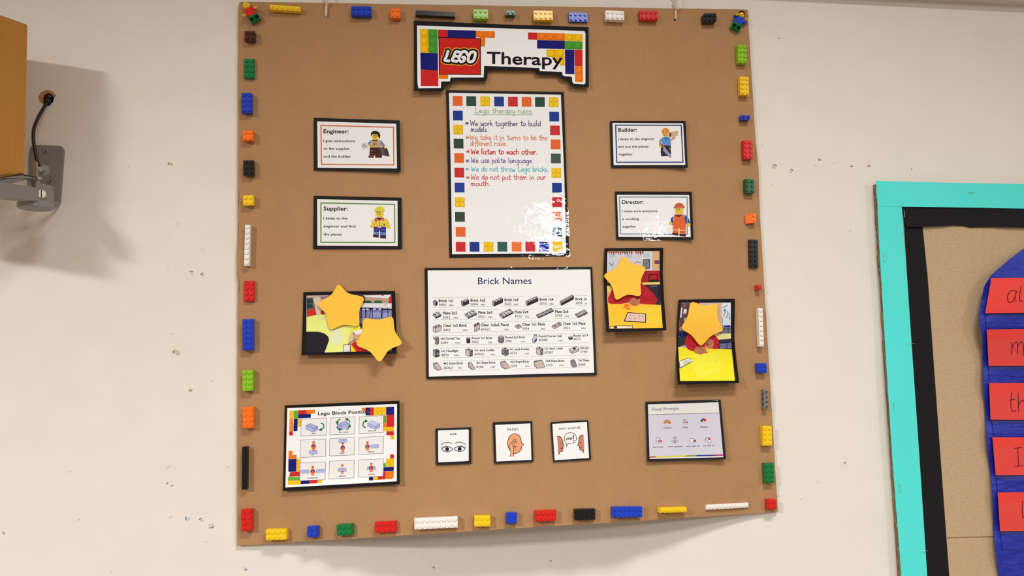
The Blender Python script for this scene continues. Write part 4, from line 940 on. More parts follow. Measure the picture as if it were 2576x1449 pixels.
# ---- brick names chart
TN = crop(1060, 660, 4.83)
t, S = page('brick_chart', 'laminated landscape chart of brick names with small drawings, in the middle', 'poster', [(40, 68), (1080, 62), (2075, 55), (2132, 1370), (1100, 1395), (60, 1418)], TN, lambda x, y: .0016 + .001 * math.sin((x - 1070) / 60),
            [(32, 56), (1070, 50), (2088, 44), (2146, 1388), (50, 1432)], [(76, 98), (2052, 86), (2100, 1340), (92, 1388)])
a = Art('heading', t, S, TN, 20); a.text('Brick Names', 688, 265, 1338, 262, 84, (30, 26, 84), .002); a.done()
rows = [ # label, x0,x1,y ; number, x0,x1,y ; count, x0,x1,y
 [('Brick 1x1',210,388,482,'3005',210,298,530,'(40x)',335,390,528),('Brick 1x2',598,775,476,'3004',598,685,524,'(40x)',722,775,522),('Brick 1x3',1010,1178,471,'3622',1008,1095,520,'(20x)',1125,1178,518),('Brick 1x4',1438,1605,466,'3010',1438,1522,515,'(20x)',1552,1606,512),('Brick 1x',1873,2012,461,'3009',1873,1957,509,'(1',1990,2013,508)],
 [('Plate 2x2',262,437,632,'3022',262,350,683,'(16x)',387,440,680),('Plate 2x3',690,860,625,'3021',690,775,675,'(20x)',812,865,672),('Plate 2x4',1135,1300,619,'3020',1135,1220,669,'(16x)',1254,1307,667),('Plate 2x6',1625,1787,613,'3795',1625,1710,663,'(12x)',1740,1793,661)],
 [('Clear 1x2 Brick',264,555,784,'3065',264,352,836,'(40x)',504,560,832),('Clear 1x2x2 Panel',724,1060,776,'87552',724,833,829,'(16x)',1008,1058,824),('Clear 1x1 Plate',1226,1503,769,'3024',1226,1308,820,'(40x)',1452,1504,816),('Clear 1x2 Plate',1722,1993,761,'3023',1722,1806,812,'(40x)',1943,1995,808)],
 [('1x2 Curved Top',235,470,938,'6091',235,322,992,'(12x)',413,468,988),('Round 1x1 Brick',613,862,932,'3062',613,695,981,'(16x)',808,860,980),('Round 2x2 Brick',1020,1260,924,'3941',1020,1097,972,'(12x)',1207,1260,970),('Round Corner 2x2',1426,1705,909,'85080',1426,1533,957,'(12x)',1663,1714,960),('Round 1x1 P',1848,2027,902,'4073',1850,1935,948,None)],
 [('1x1 Headlight',242,450,1089,'4070',242,332,1141,'(16x)',398,453,1135),('1x1 stud 2-sides',648,888,1080,'47905',648,760,1131,'(12x)',840,895,1128),('1x1 stud 4-sides',1076,1310,1068,'4733',1077,1162,1119,'(12x)',1254,1307,1116),('1x1 stud 1-side',1498,1718,1060,'87087',1498,1603,1111,None),('1x2 Jum',1930,2034,1052,'3794',1930,2014,1102,None)],
 [('4x2 Slope Brick',267,508,1240,'30363',267,378,1296,'(8x)',448,488,1290),('3x1 Slope Brick',667,902,1231,'4286',667,755,1284,'(18x)',842,897,1278),('3x2 Slope Brick',1080,1310,1220,'3298',1078,1165,1273,'(12x)',1258,1312,1268),('2x4 Slope Brick',1510,1738,1209,'3297',1510,1594,1263,'(12x)',1676,1728,1258),('2x1 Slope',1908,2040,1202,'3040',1908,1993,1256,None)]]
a = Art('lettering', t, S, TN, 20)
for r_ in rows:
    for e in r_:
        small = e[0][0] in '123R' or 'Slope' in e[0]
        a.text(e[0], e[1], e[3], e[2], e[3] - (e[2] - e[1]) * .012, 27 if small else 34, (34, 24, 34), .026); a.text(e[4], e[5], e[7], e[6], e[7] - 1, 31, (44, 34, 44), .004)
        if e[8]: a.text(e[8], e[9], e[11], e[10], e[11] - 1, 17, (44, 34, 44), .02)
a.done()
a = Art('ruled_lines', t, S, TN, 16)
for (x0, y0, x1, y1) in ((140, 430, 860, 418), (140, 545, 855, 537), (1000, 415, 1270, 412), (1000, 533, 1265, 530), (1430, 410, 1680, 407), (1430, 530, 1680, 526), (1870, 405, 2012, 403), (1870, 523, 2012, 520), (140, 580, 940, 570), (140, 700, 940, 686), (1120, 570, 1390, 566), (1120, 684, 1385, 680), (1610, 562, 1865, 558), (1610, 680, 1868, 676),
        (140, 738, 620, 728), (250, 855, 630, 848), (720, 725, 2000, 712), (720, 845, 2010, 825), (140, 890, 1340, 878), (140, 1008, 2020, 975), (1420, 872, 2020, 862), (230, 1040, 2030, 1018), (230, 1160, 2035, 1128), (240, 1198, 2035, 1160), (265, 1318, 570, 1310), (660, 1308, 960, 1300), (1075, 1298, 2040, 1270)):
    a.line([(x0, y0), (x1, y1)], 2.6, (176, 170, 170), 3)
a.done()
a = Art('brick_drawings', t, S, TN, 20); INK = (38, 30, 38); GY = (168, 158, 162)
def iso(P0, n, m, ax, bx, h, front, left, top=(226, 222, 220), st=1.0, dark=False):
    A_ = Vector(ax); B_ = Vector(bx); p = Vector(P0); dn = Vector((0, h))
    c = [p, p + A_ * n, p + A_ * n + B_ * m, p + B_ * m]
    a.poly([tuple(v) for v in c], top, 3); a.poly([tuple(c[0]), tuple(c[1]), tuple(c[1] + dn), tuple(c[0] + dn)], front, 3); a.poly([tuple(c[3]), tuple(c[0]), tuple(c[0] + dn), tuple(c[3] + dn)], left, 3)
    o = [c[3], c[2], c[1], c[1] + dn, c[0] + dn, c[3] + dn]
    a.line([tuple(v) for v in o], 4, INK, 5, True); a.line([tuple(c[3]), tuple(c[0]), tuple(c[1])], 3.2, INK, 5); a.line([tuple(c[0]), tuple(c[0] + dn)], 3.2, INK, 5)
    rx = A_.length * .3 * st; 
    for i in range(n):
        for j in range(m):
            q = p + A_ * (i + .5) + B_ * (j + .5); a.ell(q.x, q.y - 1, rx + 2, rx * .72 + 2, INK, 6, 12); a.ell(q.x, q.y - 6, rx + 2, rx * .62 + 2, INK, 6, 12); a.ell(q.x, q.y - 7, rx - 1.5, rx * .62 - 1, top if not dark else INK, 7, 12)
DKB = (52, 44, 54)
iso((172, 487), 1, 1, (22, -13), (-28, -18), 42, INK, GY); iso((504, 490), 2, 1, (37, -15), (-19, -20), 42, DKB, GY); iso((882, 492), 3, 1, (36, -16), (-19, -20), 42, DKB, GY)
iso((1290, 488), 4, 1, (32, -14), (-20, -20), 40, DKB, GY); iso((1705, 490), 6, 1, (24.5, -13), (-20, -18), 34, DKB, GY)
iso((178, 668), 2, 2, (31, -15), (-18, -20), 14, INK, GY); iso((572, 668), 3, 2, (33, -16), (-21, -22), 14, INK, GY); iso((990, 668), 4, 2, (32, -16), (-22, -21), 14, INK, GY)
iso((1425, 668), 8, 2, (22.5, -10.5), (-14, -15), 10, INK, GY); iso((1905, 662), 5, 2, (22.5, -10.5), (-17, -17), 11, INK, GY)
PKG = (206, 192, 194)
iso((172, 800), 2, 1, (36, -14), (-30, -20), 54, PKG, PKG, PKG); iso((1175, 792), 1, 1, (40, -18), (-32, -24), 16, PKG, PKG, PKG, .8); iso((1615, 790), 2, 1, (45, -22), (-28, -22), 18, PKG, PKG, PKG, .9)
iso((650, 770), 2, 1, (28, -13), (-10, -12), 12, GY, GY, PKG, .8, True); a.poly([(652, 782), (706, 756), (706, 808), (652, 834)], PKG, 3); a.line([(645, 770), (645, 838), (660, 842), (708, 818), (708, 756)], 5, INK, 5); a.line([(652, 824), (708, 800)], 5, INK, 5)
a.poly([(145, 915), (165, 900), (205, 905), (213, 930), (212, 985), (190, 998), (165, 990), (178, 950)], (120, 112, 118), 3); a.line([(145, 915), (165, 900), (205, 905), (213, 930), (212, 985), (190, 998), (168, 990), (176, 950), (150, 930)], 4, INK, 5, True); a.ell(172, 908, 18, 8, PKG, 6)
for (cx, y0, y1, rx, c_, k) in ((571, 918, 975, 21, (52, 46, 52), 1), (970, 908, 968, 34, (120, 112, 118), 4), (1813, 906, 930, 24, (60, 52, 58), 1)):
    a.poly([(cx - rx, y0), (cx + rx, y0), (cx + rx, y1), (cx, y1 + rx * .35), (cx - rx, y1)], c_, 3); a.ell(cx, y0, rx, rx * .5, PKG, 4); a.line([(cx - rx, y0), (cx - rx, y1), (cx, y1 + rx * .4), (cx + rx, y1), (cx + rx, y0)], 4, INK, 5)
    a.ell(cx, y0 - 2, rx * .95, rx * .5, INK, 5); a.ell(cx, y0 - 3, rx * .8, rx * .38, PKG, 6)
    if k == 4:
        for dx, dy in ((-17, 2), (14, 2), (-6, -8), (8, 10)): a.ell(cx + dx, y0 + dy - 6, 9, 6, INK, 7, 10); a.ell(cx + dx, y0 + dy - 8, 6.5, 4, PKG, 8, 10)
a.poly([(1350, 930), (1368, 905), (1368, 878), (1385, 870), (1405, 878), (1403, 945), (1375, 980), (1350, 970)], (200, 196, 212), 3); a.poly([(1372, 945), (1403, 930), (1402, 955), (1376, 978)], (62, 62, 122), 4); a.line([(1350, 930), (1368, 905), (1368, 878), (1385, 870), (1405, 878), (1403, 945), (1375, 980), (1350, 970)], 4, (60, 58, 90), 5, True); a.ell(1386, 882, 13, 8, (60, 58, 90), 6); a.ell(1386, 880, 10, 5, PKG, 7)
iso((172, 1085), 1, 1, (46, -14), (-28, -20), 70, INK, GY, (140, 132, 136), .5); a.ell(200, 1112, 14, 18, PKG, 6); a.ell(202, 1114, 8, 11, INK, 7)
iso((590, 1078), 1, 1, (32, -12), (-52, -20), 66, (70, 62, 68), PKG, PKG, .7, True); a.ell(608, 1105, 12, 20, GY, 6); a.ell(610, 1105, 7, 13, INK, 7)
iso((1022, 1070), 1, 1, (36, -14), (-44, -20), 66, (110, 102, 108), GY, PKG, .7, True); a.ell(998, 1090, 18, 24, INK, 6); a.ell(998, 1090, 12, 16, GY, 7); a.ell(1042, 1090, 12, 20, INK, 6); a.ell(1043, 1090, 7, 13, GY, 7)
iso((1448, 1058), 1, 1, (30, -12), (-50, -18), 70, (110, 102, 108), PKG, PKG, .7, True); a.ell(1464, 1085, 11, 18, INK, 6); a.ell(1465, 1085, 6, 12, PKG, 7)
iso((1832, 1078), 1, 1, (84, -32), (-36, -24), 30, (190, 180, 184), PKG, (226, 222, 220), .01); a.ell(1858, 1045, 20, 14, INK, 7); a.ell(1858, 1040, 12, 7, (90, 84, 90), 8)
PK = (204, 184, 176)
for (x, y, n, w) in ((145, 1205, 2, 107), (568, 1197, 1, 87), (962, 1187, 2, 116), (1368, 1177, 4, 135), (1813, 1167, 1, 80)):
    tw = {107: 50, 87: 34, 116: 60, 135: 100, 80: 46}[w]; b_ = Vector((x, y + 28)); ax = Vector((tw, -14)); q1 = b_; q2 = b_ + ax; q3 = Vector((x + w, y + 94)); q4 = Vector((x + w - tw, y + 110))
    a.poly([tuple(q1), tuple(q2 + Vector((8, 8))), tuple(q3), tuple(q4)], PK if w != 80 else (140, 130, 136), 3); a.poly([tuple(q1), tuple(q4), tuple(q1 + Vector((4, 50)))], (188, 176, 174), 3)
    a.line([tuple(q1), tuple(q2), tuple(q3), tuple(q4), tuple(q1 + Vector((4, 50)))], 4, INK, 5, True); a.line([tuple(q1), tuple(q4)], 3, INK, 5)
    for i in range(n):
        q = b_ + ax * ((i + .5) / n); a.ell(q.x, q.y - 4, 12, 9, INK, 6, 12); a.ell(q.x, q.y - 7, 8.5, 5.5, PK, 7, 12)
a.done()

# ---- three photographs on black mounts, with foam stars
# photograph A: classroom with curved yellow table
TA = crop(740, 700, 6.587)
liftA = lambda x, y: .0015 + .010 * max(0, (y - 800) / 95) ** 1.5 + .006 * max(0, (x - 860) / 140) ** 2
S = Surf(liftA, .001)
bk = [(153, 230), (900, 216), (1672, 210), (1690, 700), (1698, 1250), (900, 1268), (120, 1277), (140, 800)]
t = thing('photo_print', 'landscape photo of a pale yellow curved table on black mount, lower left', 'photograph', centre(TP(TA, bk)), 'mounted classroom photographs')
plate('mount', TP(TA, bk), S, M_blackpage, t, 0, .0004)
a = Art('picture', t, S, TA, 22)
a.poly([(203, 288), (1615, 268), (1620, 900), (1622, 1208), (200, 1232)], (150, 130, 134), 2)
a.poly([(203, 288), (560, 282), (560, 620), (203, 640)], (190, 172, 168), 3); a.poly([(205, 320), (310, 318), (370, 600), (210, 635)], (120, 92, 78), 4)
for y in (348, 432): a.poly([(208, y), (300, y - 8), (312, y + 60), (212, y + 72)], (26, 66, 56), 5)
a.poly([(214, 540), (335, 505), (360, 605), (216, 636)], (206, 44, 34), 5); a.poly([(320, 330), (420, 320), (440, 590), (375, 600)], (214, 196, 172), 5); a.poly([(430, 300), (600, 290), (560, 340), (450, 350)], (140, 110, 128), 5); a.poly([(440, 540), (520, 530), (520, 610), (445, 600)], (180, 40, 34), 5)
a.poly([(1060, 280), (1615, 270), (1620, 700), (1100, 830), (1050, 700)], (60, 48, 66), 3); a.poly([(1090, 480), (1615, 490), (1620, 660), (1100, 760)], (120, 122, 170), 4); a.poly([(1230, 560), (1600, 575), (1590, 640), (1260, 650)], (146, 150, 204), 5)
a.poly([(1180, 300), (1590, 290), (1560, 420), (1170, 400)], (188, 150, 130), 4); a.poly([(1140, 285), (1610, 272), (1560, 330), (1180, 310)], (226, 222, 222), 5); a.poly([(1580, 290), (1615, 285), (1615, 420), (1570, 400)], (206, 36, 44), 5); a.ell(1465, 280, 26, 8, (205, 30, 20), 6)
a.ell(1225, 395, 60, 26, (30, 86, 50), 6); a.ell(1390, 395, 74, 26, (40, 100, 60), 6)
a.poly([(1100, 412), (1615, 415), (1615, 500), (1100, 478), (1070, 440)], (224, 220, 216), 7); a.line([(1490, 458), (1535, 420)], 6, (60, 50, 50), 8)
for x in (1110, 1195, 1265, 1290, 1440, 1465, 1550, 1180): a.line([(x, 490), (x - 12 if x % 2 else x + 8, 660)], 10, (22, 20, 34), 8)
a.line([(1100, 500), (1612, 520)], 18, (24, 20, 36), 8)
for x0 in (1150, 1210, 1330, 1420): a.ell(x0, 512, 26, 10, (214, 220, 236), 9)
a.poly([(1060, 500), (1090, 490), (1085, 700), (1060, 690)], (170, 30, 36), 9)
YP = (228, 232, 130)
a.poly([(203, 645), (380, 606), (640, 590), (1000, 640), (1080, 770), (1110, 850), (940, 900), (890, 1090), (920, 1218), (500, 1230), (580, 1020), (520, 930), (400, 884), (203, 884)], YP, 10)
a.poly([(900, 870), (1080, 775), (1110, 845), (960, 880)], (226, 226, 60), 11); a.ell(700, 960, 110, 150, (222, 226, 180), 11); a.poly([(395, 662), (492, 652), (500, 674), (410, 684)], (222, 214, 190), 12)
a.poly([(200, 886), (400, 884), (500, 915), (560, 960), (580, 1020), (545, 1120), (500, 1232), (200, 1236)], (34, 28, 38), 12)
a.poly([(975, 885), (1150, 830), (1160, 910), (1030, 940)], (232, 228, 230), 12); a.poly([(930, 905), (975, 890), (990, 1010), (900, 1080), (905, 960)], (222, 186, 140), 12); a.poly([(980, 940), (1150, 900), (1150, 1010), (1000, 1020)], (206, 156, 118), 12)
a.poly([(935, 1075), (1060, 1020), (1180, 1060), (1200, 1210), (940, 1218)], (240, 206, 20), 12); a.poly([(940, 1090), (1010, 1040), (1100, 1110), (1200, 1180), (1200, 1212), (1030, 1216)], (190, 36, 34), 13)
a.poly([(818, 1096), (935, 1096), (930, 1218), (806, 1222)], (60, 60, 60), 13); a.poly([(826, 1104), (926, 1104), (922, 1216), (814, 1218)], (226, 222, 216), 14)
for (x, y) in ((852, 1125), (900, 1140), (850, 1180), (892, 1196)): a.ell(x, y, 7, 7, (140, 120, 140), 15, 8)
a.done()
def star(T, pts, S, label, th=.0022):
    """soft foam star: tip and inner points alternate"""
    P_ = TP(T, pts); P_ = rounded(P_, 12, 5); loc = centre(P_)
    o = plate('foam_star', P_, S, M_star, None, 0, th, 14)
    tag(o, label, 'star', 'yellow foam stars stuck over the photographs'); me = o.data
    b = loc; me.transform(Matrix.Translation(-b)); o.location = b
SA = Surf(lambda x, y: liftA(x, y), .0058)
star(TA, [(735, 75), (880, 250), (1180, 315), (1075, 520), (1085, 805), (810, 765), (590, 865), (520, 570), (360, 420), (620, 280)], SA, 'large yellow star at the top of the landscape photo')
star(TA, [(1140, 650), (1400, 690), (1640, 620), (1665, 890), (1810, 1085), (1570, 1180), (1415, 1410), (1250, 1200), (1010, 1110), (1125, 910)], SA, 'yellow star hanging over the lower right corner of the landscape photo')
# photograph B
TB = crop(1500, 610, 3.915)
liftB = lambda x, y: .002 + .014 * max(0, (y - 640) / 190) ** 2 + .002 * math.sin((y - 625) / 33)
S = Surf(liftB, .001)
bk = [(82, 57), (660, 54), (655, 300), (668, 560), (692, 866), (400, 874), (100, 882), (82, 560), (74, 300)]
t = thing('photo_print', 'portrait photo of a red sleeved arm at an orange table, nearer the chart', 'photograph', centre(TP(TB, bk)), 'mounted classroom photographs')
plate('mount', TP(TB, bk), S, M_blackpage, t, 0, .0004)
a = Art('picture', t, S, TB, 22)
a.poly([(113, 84), (622, 84), (624, 300), (632, 560), (655, 840), (130, 852), (108, 560), (104, 300)], (214, 168, 128), 2)
a.poly([(108, 100), (450, 92), (440, 280), (106, 300)], (206, 200, 204), 3); a.poly([(125, 110), (186, 110), (186, 150), (128, 152)], (176, 190, 204), 4); a.poly([(285, 105), (350, 105), (352, 150), (290, 150)], (176, 190, 204), 4); a.poly([(118, 170), (192, 165), (180, 270), (120, 290)], (190, 200, 212), 4)
a.line([(130, 200), (150, 225), (170, 195), (160, 240)], 5, (60, 70, 70), 5); a.poly([(450, 90), (552, 88), (548, 272), (446, 275)], (214, 208, 208), 3); a.poly([(462, 108), (530, 106), (528, 148), (462, 150)], (176, 196, 204), 4); a.poly([(460, 166), (530, 164), (528, 262), (456, 262)], (66, 74, 84), 4)
for k in range(7): a.line([(468, 180 + k * 12), (490, 174 + k * 12), (520, 184 + k * 12)], 3.4, (190, 200, 204), 5, smooth=3)
for k, x in enumerate(range(118, 460, 22)):
    if 355 < x < 380: continue
    a.poly([(x, 88), (x + 20, 88), (x + 10, 116 + (k % 3) * 8)], [(196, 44, 20), (120, 90, 96), (150, 60, 56), (70, 90, 110)][k % 4], 6)
a.poly([(575, 176), (622, 176), (622, 210), (574, 208)], (84, 34, 78), 4); a.line([(575, 192), (622, 192)], 3, (200, 180, 190), 5); a.line([(380, 205), (400, 190), (440, 200)], 5, (120, 80, 60), 5)
a.poly([(455, 272), (624, 272), (626, 395), (440, 395)], (172, 34, 38), 3); a.line([(455, 276), (624, 272)], 6, (226, 216, 210), 4); a.line([(520, 370), (520, 318), (600, 312), (604, 370)], 8, (34, 26, 30), 5); a.ell(568, 378, 54, 14, (36, 42, 20), 6)
a.poly([(450, 395), (626, 390), (626, 412), (460, 415)], (232, 206, 120), 6); a.poly([(460, 415), (630, 412), (634, 615), (480, 605)], (52, 40, 52), 3); a.line([(530, 430), (600, 430)], 6, (120, 110, 124), 5); a.line([(612, 420), (618, 530)], 7, (30, 24, 32), 5)
a.poly([(105, 430), (160, 425), (150, 480), (106, 490)], (226, 196, 110), 4); a.poly([(106, 395), (150, 400), (150, 425), (106, 425)], (60, 50, 48), 4)
a.poly([(118, 540), (160, 455), (250, 420), (430, 400), (480, 420), (560, 500), (602, 560), (590, 600), (540, 612), (430, 600), (330, 585), (240, 606), (150, 606), (118, 590)], (178, 34, 42), 8); a.line([(440, 520), (480, 560), (540, 570)], 5, (130, 20, 30), 9); a.line([(180, 560), (260, 575), (330, 545)], 5, (130, 20, 30), 9)
TBL = (240, 190, 50)
a.poly([(114, 600), (240, 604), (330, 596), (450, 608), (560, 612), (637, 618), (655, 840), (130, 852)], TBL, 7); a.poly([(420, 640), (637, 625), (650, 790), (480, 800)], (236, 200, 60), 8)
a.poly([(320, 590), (350, 545), (400, 540), (432, 560), (430, 600), (400, 625), (350, 622)], (186, 112, 86), 10); a.ell(403, 550, 16, 10, (90, 40, 34), 11); a.line([(345, 600), (380, 612)], 4, (130, 70, 50), 11); a.line([(350, 580), (390, 596)], 4, (130, 70, 50), 11)
for (x, y, r_, c_) in ((300, 620, 30, (238, 116, 44)), (275, 640, 16, (230, 150, 50)), (320, 652, 16, (232, 92, 20)), (262, 622, 10, (246, 170, 70)), (300, 645, 18, (242, 130, 50))): a.ell(x, y, r_, r_ * .55, c_, 9, 8)
a.poly([(308, 686), (490, 700), (490, 790), (270, 778)], (70, 26, 22), 9); a.poly([(312, 694), (482, 707), (480, 782), (284, 770)], (220, 188, 176), 10)
for (x, y) in ((335, 720), (365, 718), (420, 724), (455, 726), (330, 746), (378, 748), (428, 752)): a.ell(x, y, 7, 4, (120, 60, 60), 11, 8)
a.poly([(140, 822), (360, 812), (360, 848), (133, 852)], (90, 80, 60), 9); a.poly([(146, 827), (354, 818), (354, 844), (140, 848)], (228, 216, 176), 10); a.rect(172, 824, 205, 846, (90, 40, 20), 11); a.line([(298, 830), (346, 828)], 4, (80, 60, 60), 11)
a.done()
star(TB, [(262, 122), (355, 212), (498, 240), (432, 378), (445, 535), (305, 508), (190, 578), (158, 425), (62, 322), (205, 250)], Surf(liftB, .0062), 'yellow star on the portrait photo nearer the brick names chart')
# photograph C
liftC = lambda x, y: .002 + .016 * max(0, (y - 860) / 110) ** 2 + .003 * math.sin((y - 752) / 30)
S = Surf(liftC, .001)
bk = [(812, 562), (1365, 555), (1360, 940), (1380, 1160), (1409, 1385), (1100, 1392), (803, 1400), (786, 1150), (798, 800)]
t = thing('photo_print', 'portrait photo of red sleeved hands over a bright yellow table, lower right', 'photograph', centre(TP(TB, bk)), 'mounted classroom photographs')
plate('mount', TP(TB, bk), S, M_blackpage, t, 0, .0004)
a = Art('picture', t, S, TB, 22)
a.poly([(836, 595), (1325, 592), (1325, 900), (1333, 1060), (1366, 1360), (826, 1364), (808, 1060), (815, 800)], (190, 178, 178), 2)
a.poly([(836, 597), (930, 596), (925, 900), (812, 920), (822, 700)], (92, 66, 74), 3); a.poly([(862, 655), (890, 655), (890, 690), (862, 690)], (222, 212, 204), 4); a.poly([(836, 640), (850, 640), (840, 740), (824, 740)], (200, 196, 204), 4); a.ell(852, 850, 34, 24, (190, 150, 120), 4); a.line([(870, 600), (872, 640)], 5, (180, 160, 150), 4)
a.poly([(940, 593), (1016, 593), (1016, 612), (940, 615)], (200, 34, 20), 4); a.poly([(1180, 592), (1240, 592), (1235, 800), (1190, 800)], (206, 176, 150), 3); a.poly([(1235, 594), (1325, 593), (1325, 820), (1230, 830)], (214, 218, 226), 3)
for q in ([(1250, 640), (1290, 620)], [(1255, 655), (1270, 700), (1250, 720)], [(1290, 680), (1300, 700), (1285, 730)], [(1310, 700), (1315, 760)], [(1240, 740), (1245, 790)]): a.line(q, 6, (80, 92, 104), 4)
a.ell(1268, 665, 14, 12, (90, 160, 170), 5); a.poly([(1230, 815), (1326, 825), (1326, 895), (1190, 895)], (120, 120, 136), 3); a.poly([(1255, 818), (1320, 816), (1318, 836), (1262, 834)], (20, 34, 150), 5); a.line([(1200, 850), (1322, 852)], 6, (40, 40, 50), 5); a.line([(1230, 855), (1228, 893)], 5, (40, 40, 50), 5); a.line([(1300, 850), (1300, 893)], 5, (40, 40, 50), 5)
a.poly([(812, 880), (930, 900), (900, 940), (812, 925)], (26, 34, 96), 4); a.poly([(810, 930), (900, 925), (870, 1010), (810, 1030)], (44, 56, 54), 5)
a.poly([(1150, 905), (1327, 895), (1328, 945), (1180, 960)], (234, 224, 150), 5); a.poly([(1170, 960), (1330, 948), (1332, 1050), (1190, 1050)], (52, 50, 76), 4); a.poly([(1220, 1000), (1328, 985), (1330, 1040), (1220, 1045)], (110, 106, 150), 5)
a.line([(1190, 970), (1200, 1045)], 6, (24, 24, 20), 6); a.line([(1215, 990), (1320, 980)], 5, (26, 26, 44), 6); a.line([(1290, 990), (1284, 1045)], 5, (26, 26, 44), 6)
a.poly([(806, 1030), (900, 1038), (1000, 1045), (1200, 1046), (1333, 1052), (1366, 1360), (826, 1364)], (238, 222, 44), 6); a.poly([(900, 1110), (1200, 1080), (1240, 1260), (1000, 1340)], (236, 228, 66), 7)
a.poly([(905, 890), (960, 900), (1040, 1005), (1160, 905), (1200, 950), (1216, 1020), (1180, 1052), (1130, 1040), (1060, 1045), (980, 1080), (905, 1055), (868, 1000), (880, 950)], (190, 34, 46), 8); a.line([(905, 960), (930, 1010), (980, 1030)], 5, (130, 16, 28), 9); a.line([(960, 940), (1030, 1010)], 7, (110, 16, 26), 9)
a.poly([(1070, 1010), (1085, 965), (1120, 945), (1152, 965), (1160, 1010), (1140, 1038), (1090, 1035)], (188, 120, 92), 10); a.ell(1098, 1002, 12, 9, (110, 20, 26), 11); a.poly([(962, 1060), (985, 1028), (1040, 1018), (1075, 1040), (1090, 1080), (1030, 1104), (975, 1090)], (186, 118, 86), 10)
for (x, y) in ((1040, 1050), (1050, 1070), (1030, 1085)): a.line([(x - 16, y - 6), (x + 14, y + 4)], 4, (130, 74, 52), 11)
for (x, y, r_, c_) in ((1078, 1030, 16, (240, 120, 50)), (1090, 1045, 18, (244, 170, 60)), (1085, 1084, 11, (180, 90, 20)), (1105, 1055, 14, (246, 200, 60))): a.ell(x, y, r_, r_ * .6, c_, 12, 8)
a.poly([(818, 1165), (905, 1136), (966, 1162), (830, 1240), (818, 1240)], (90, 90, 80), 9); a.poly([(822, 1170), (905, 1142), (956, 1163), (826, 1232)], (228, 226, 200), 10)
for k in range(3): a.line([(850 + k * 6, 1180 + k * 12), (920 + k * 4, 1156 + k * 10)], 3, (110, 110, 110), 11)
a.ell(824, 1200, 12, 14, (80, 60, 100), 11); a.done()
star(TB, [(928, 575), (1070, 628), (1192, 592), (1192, 748), (1262, 868), (1130, 915), (1032, 1030), (935, 905), (828, 848), (905, 730)], Surf(liftC, .0062), 'yellow star on the lower right portrait photo')

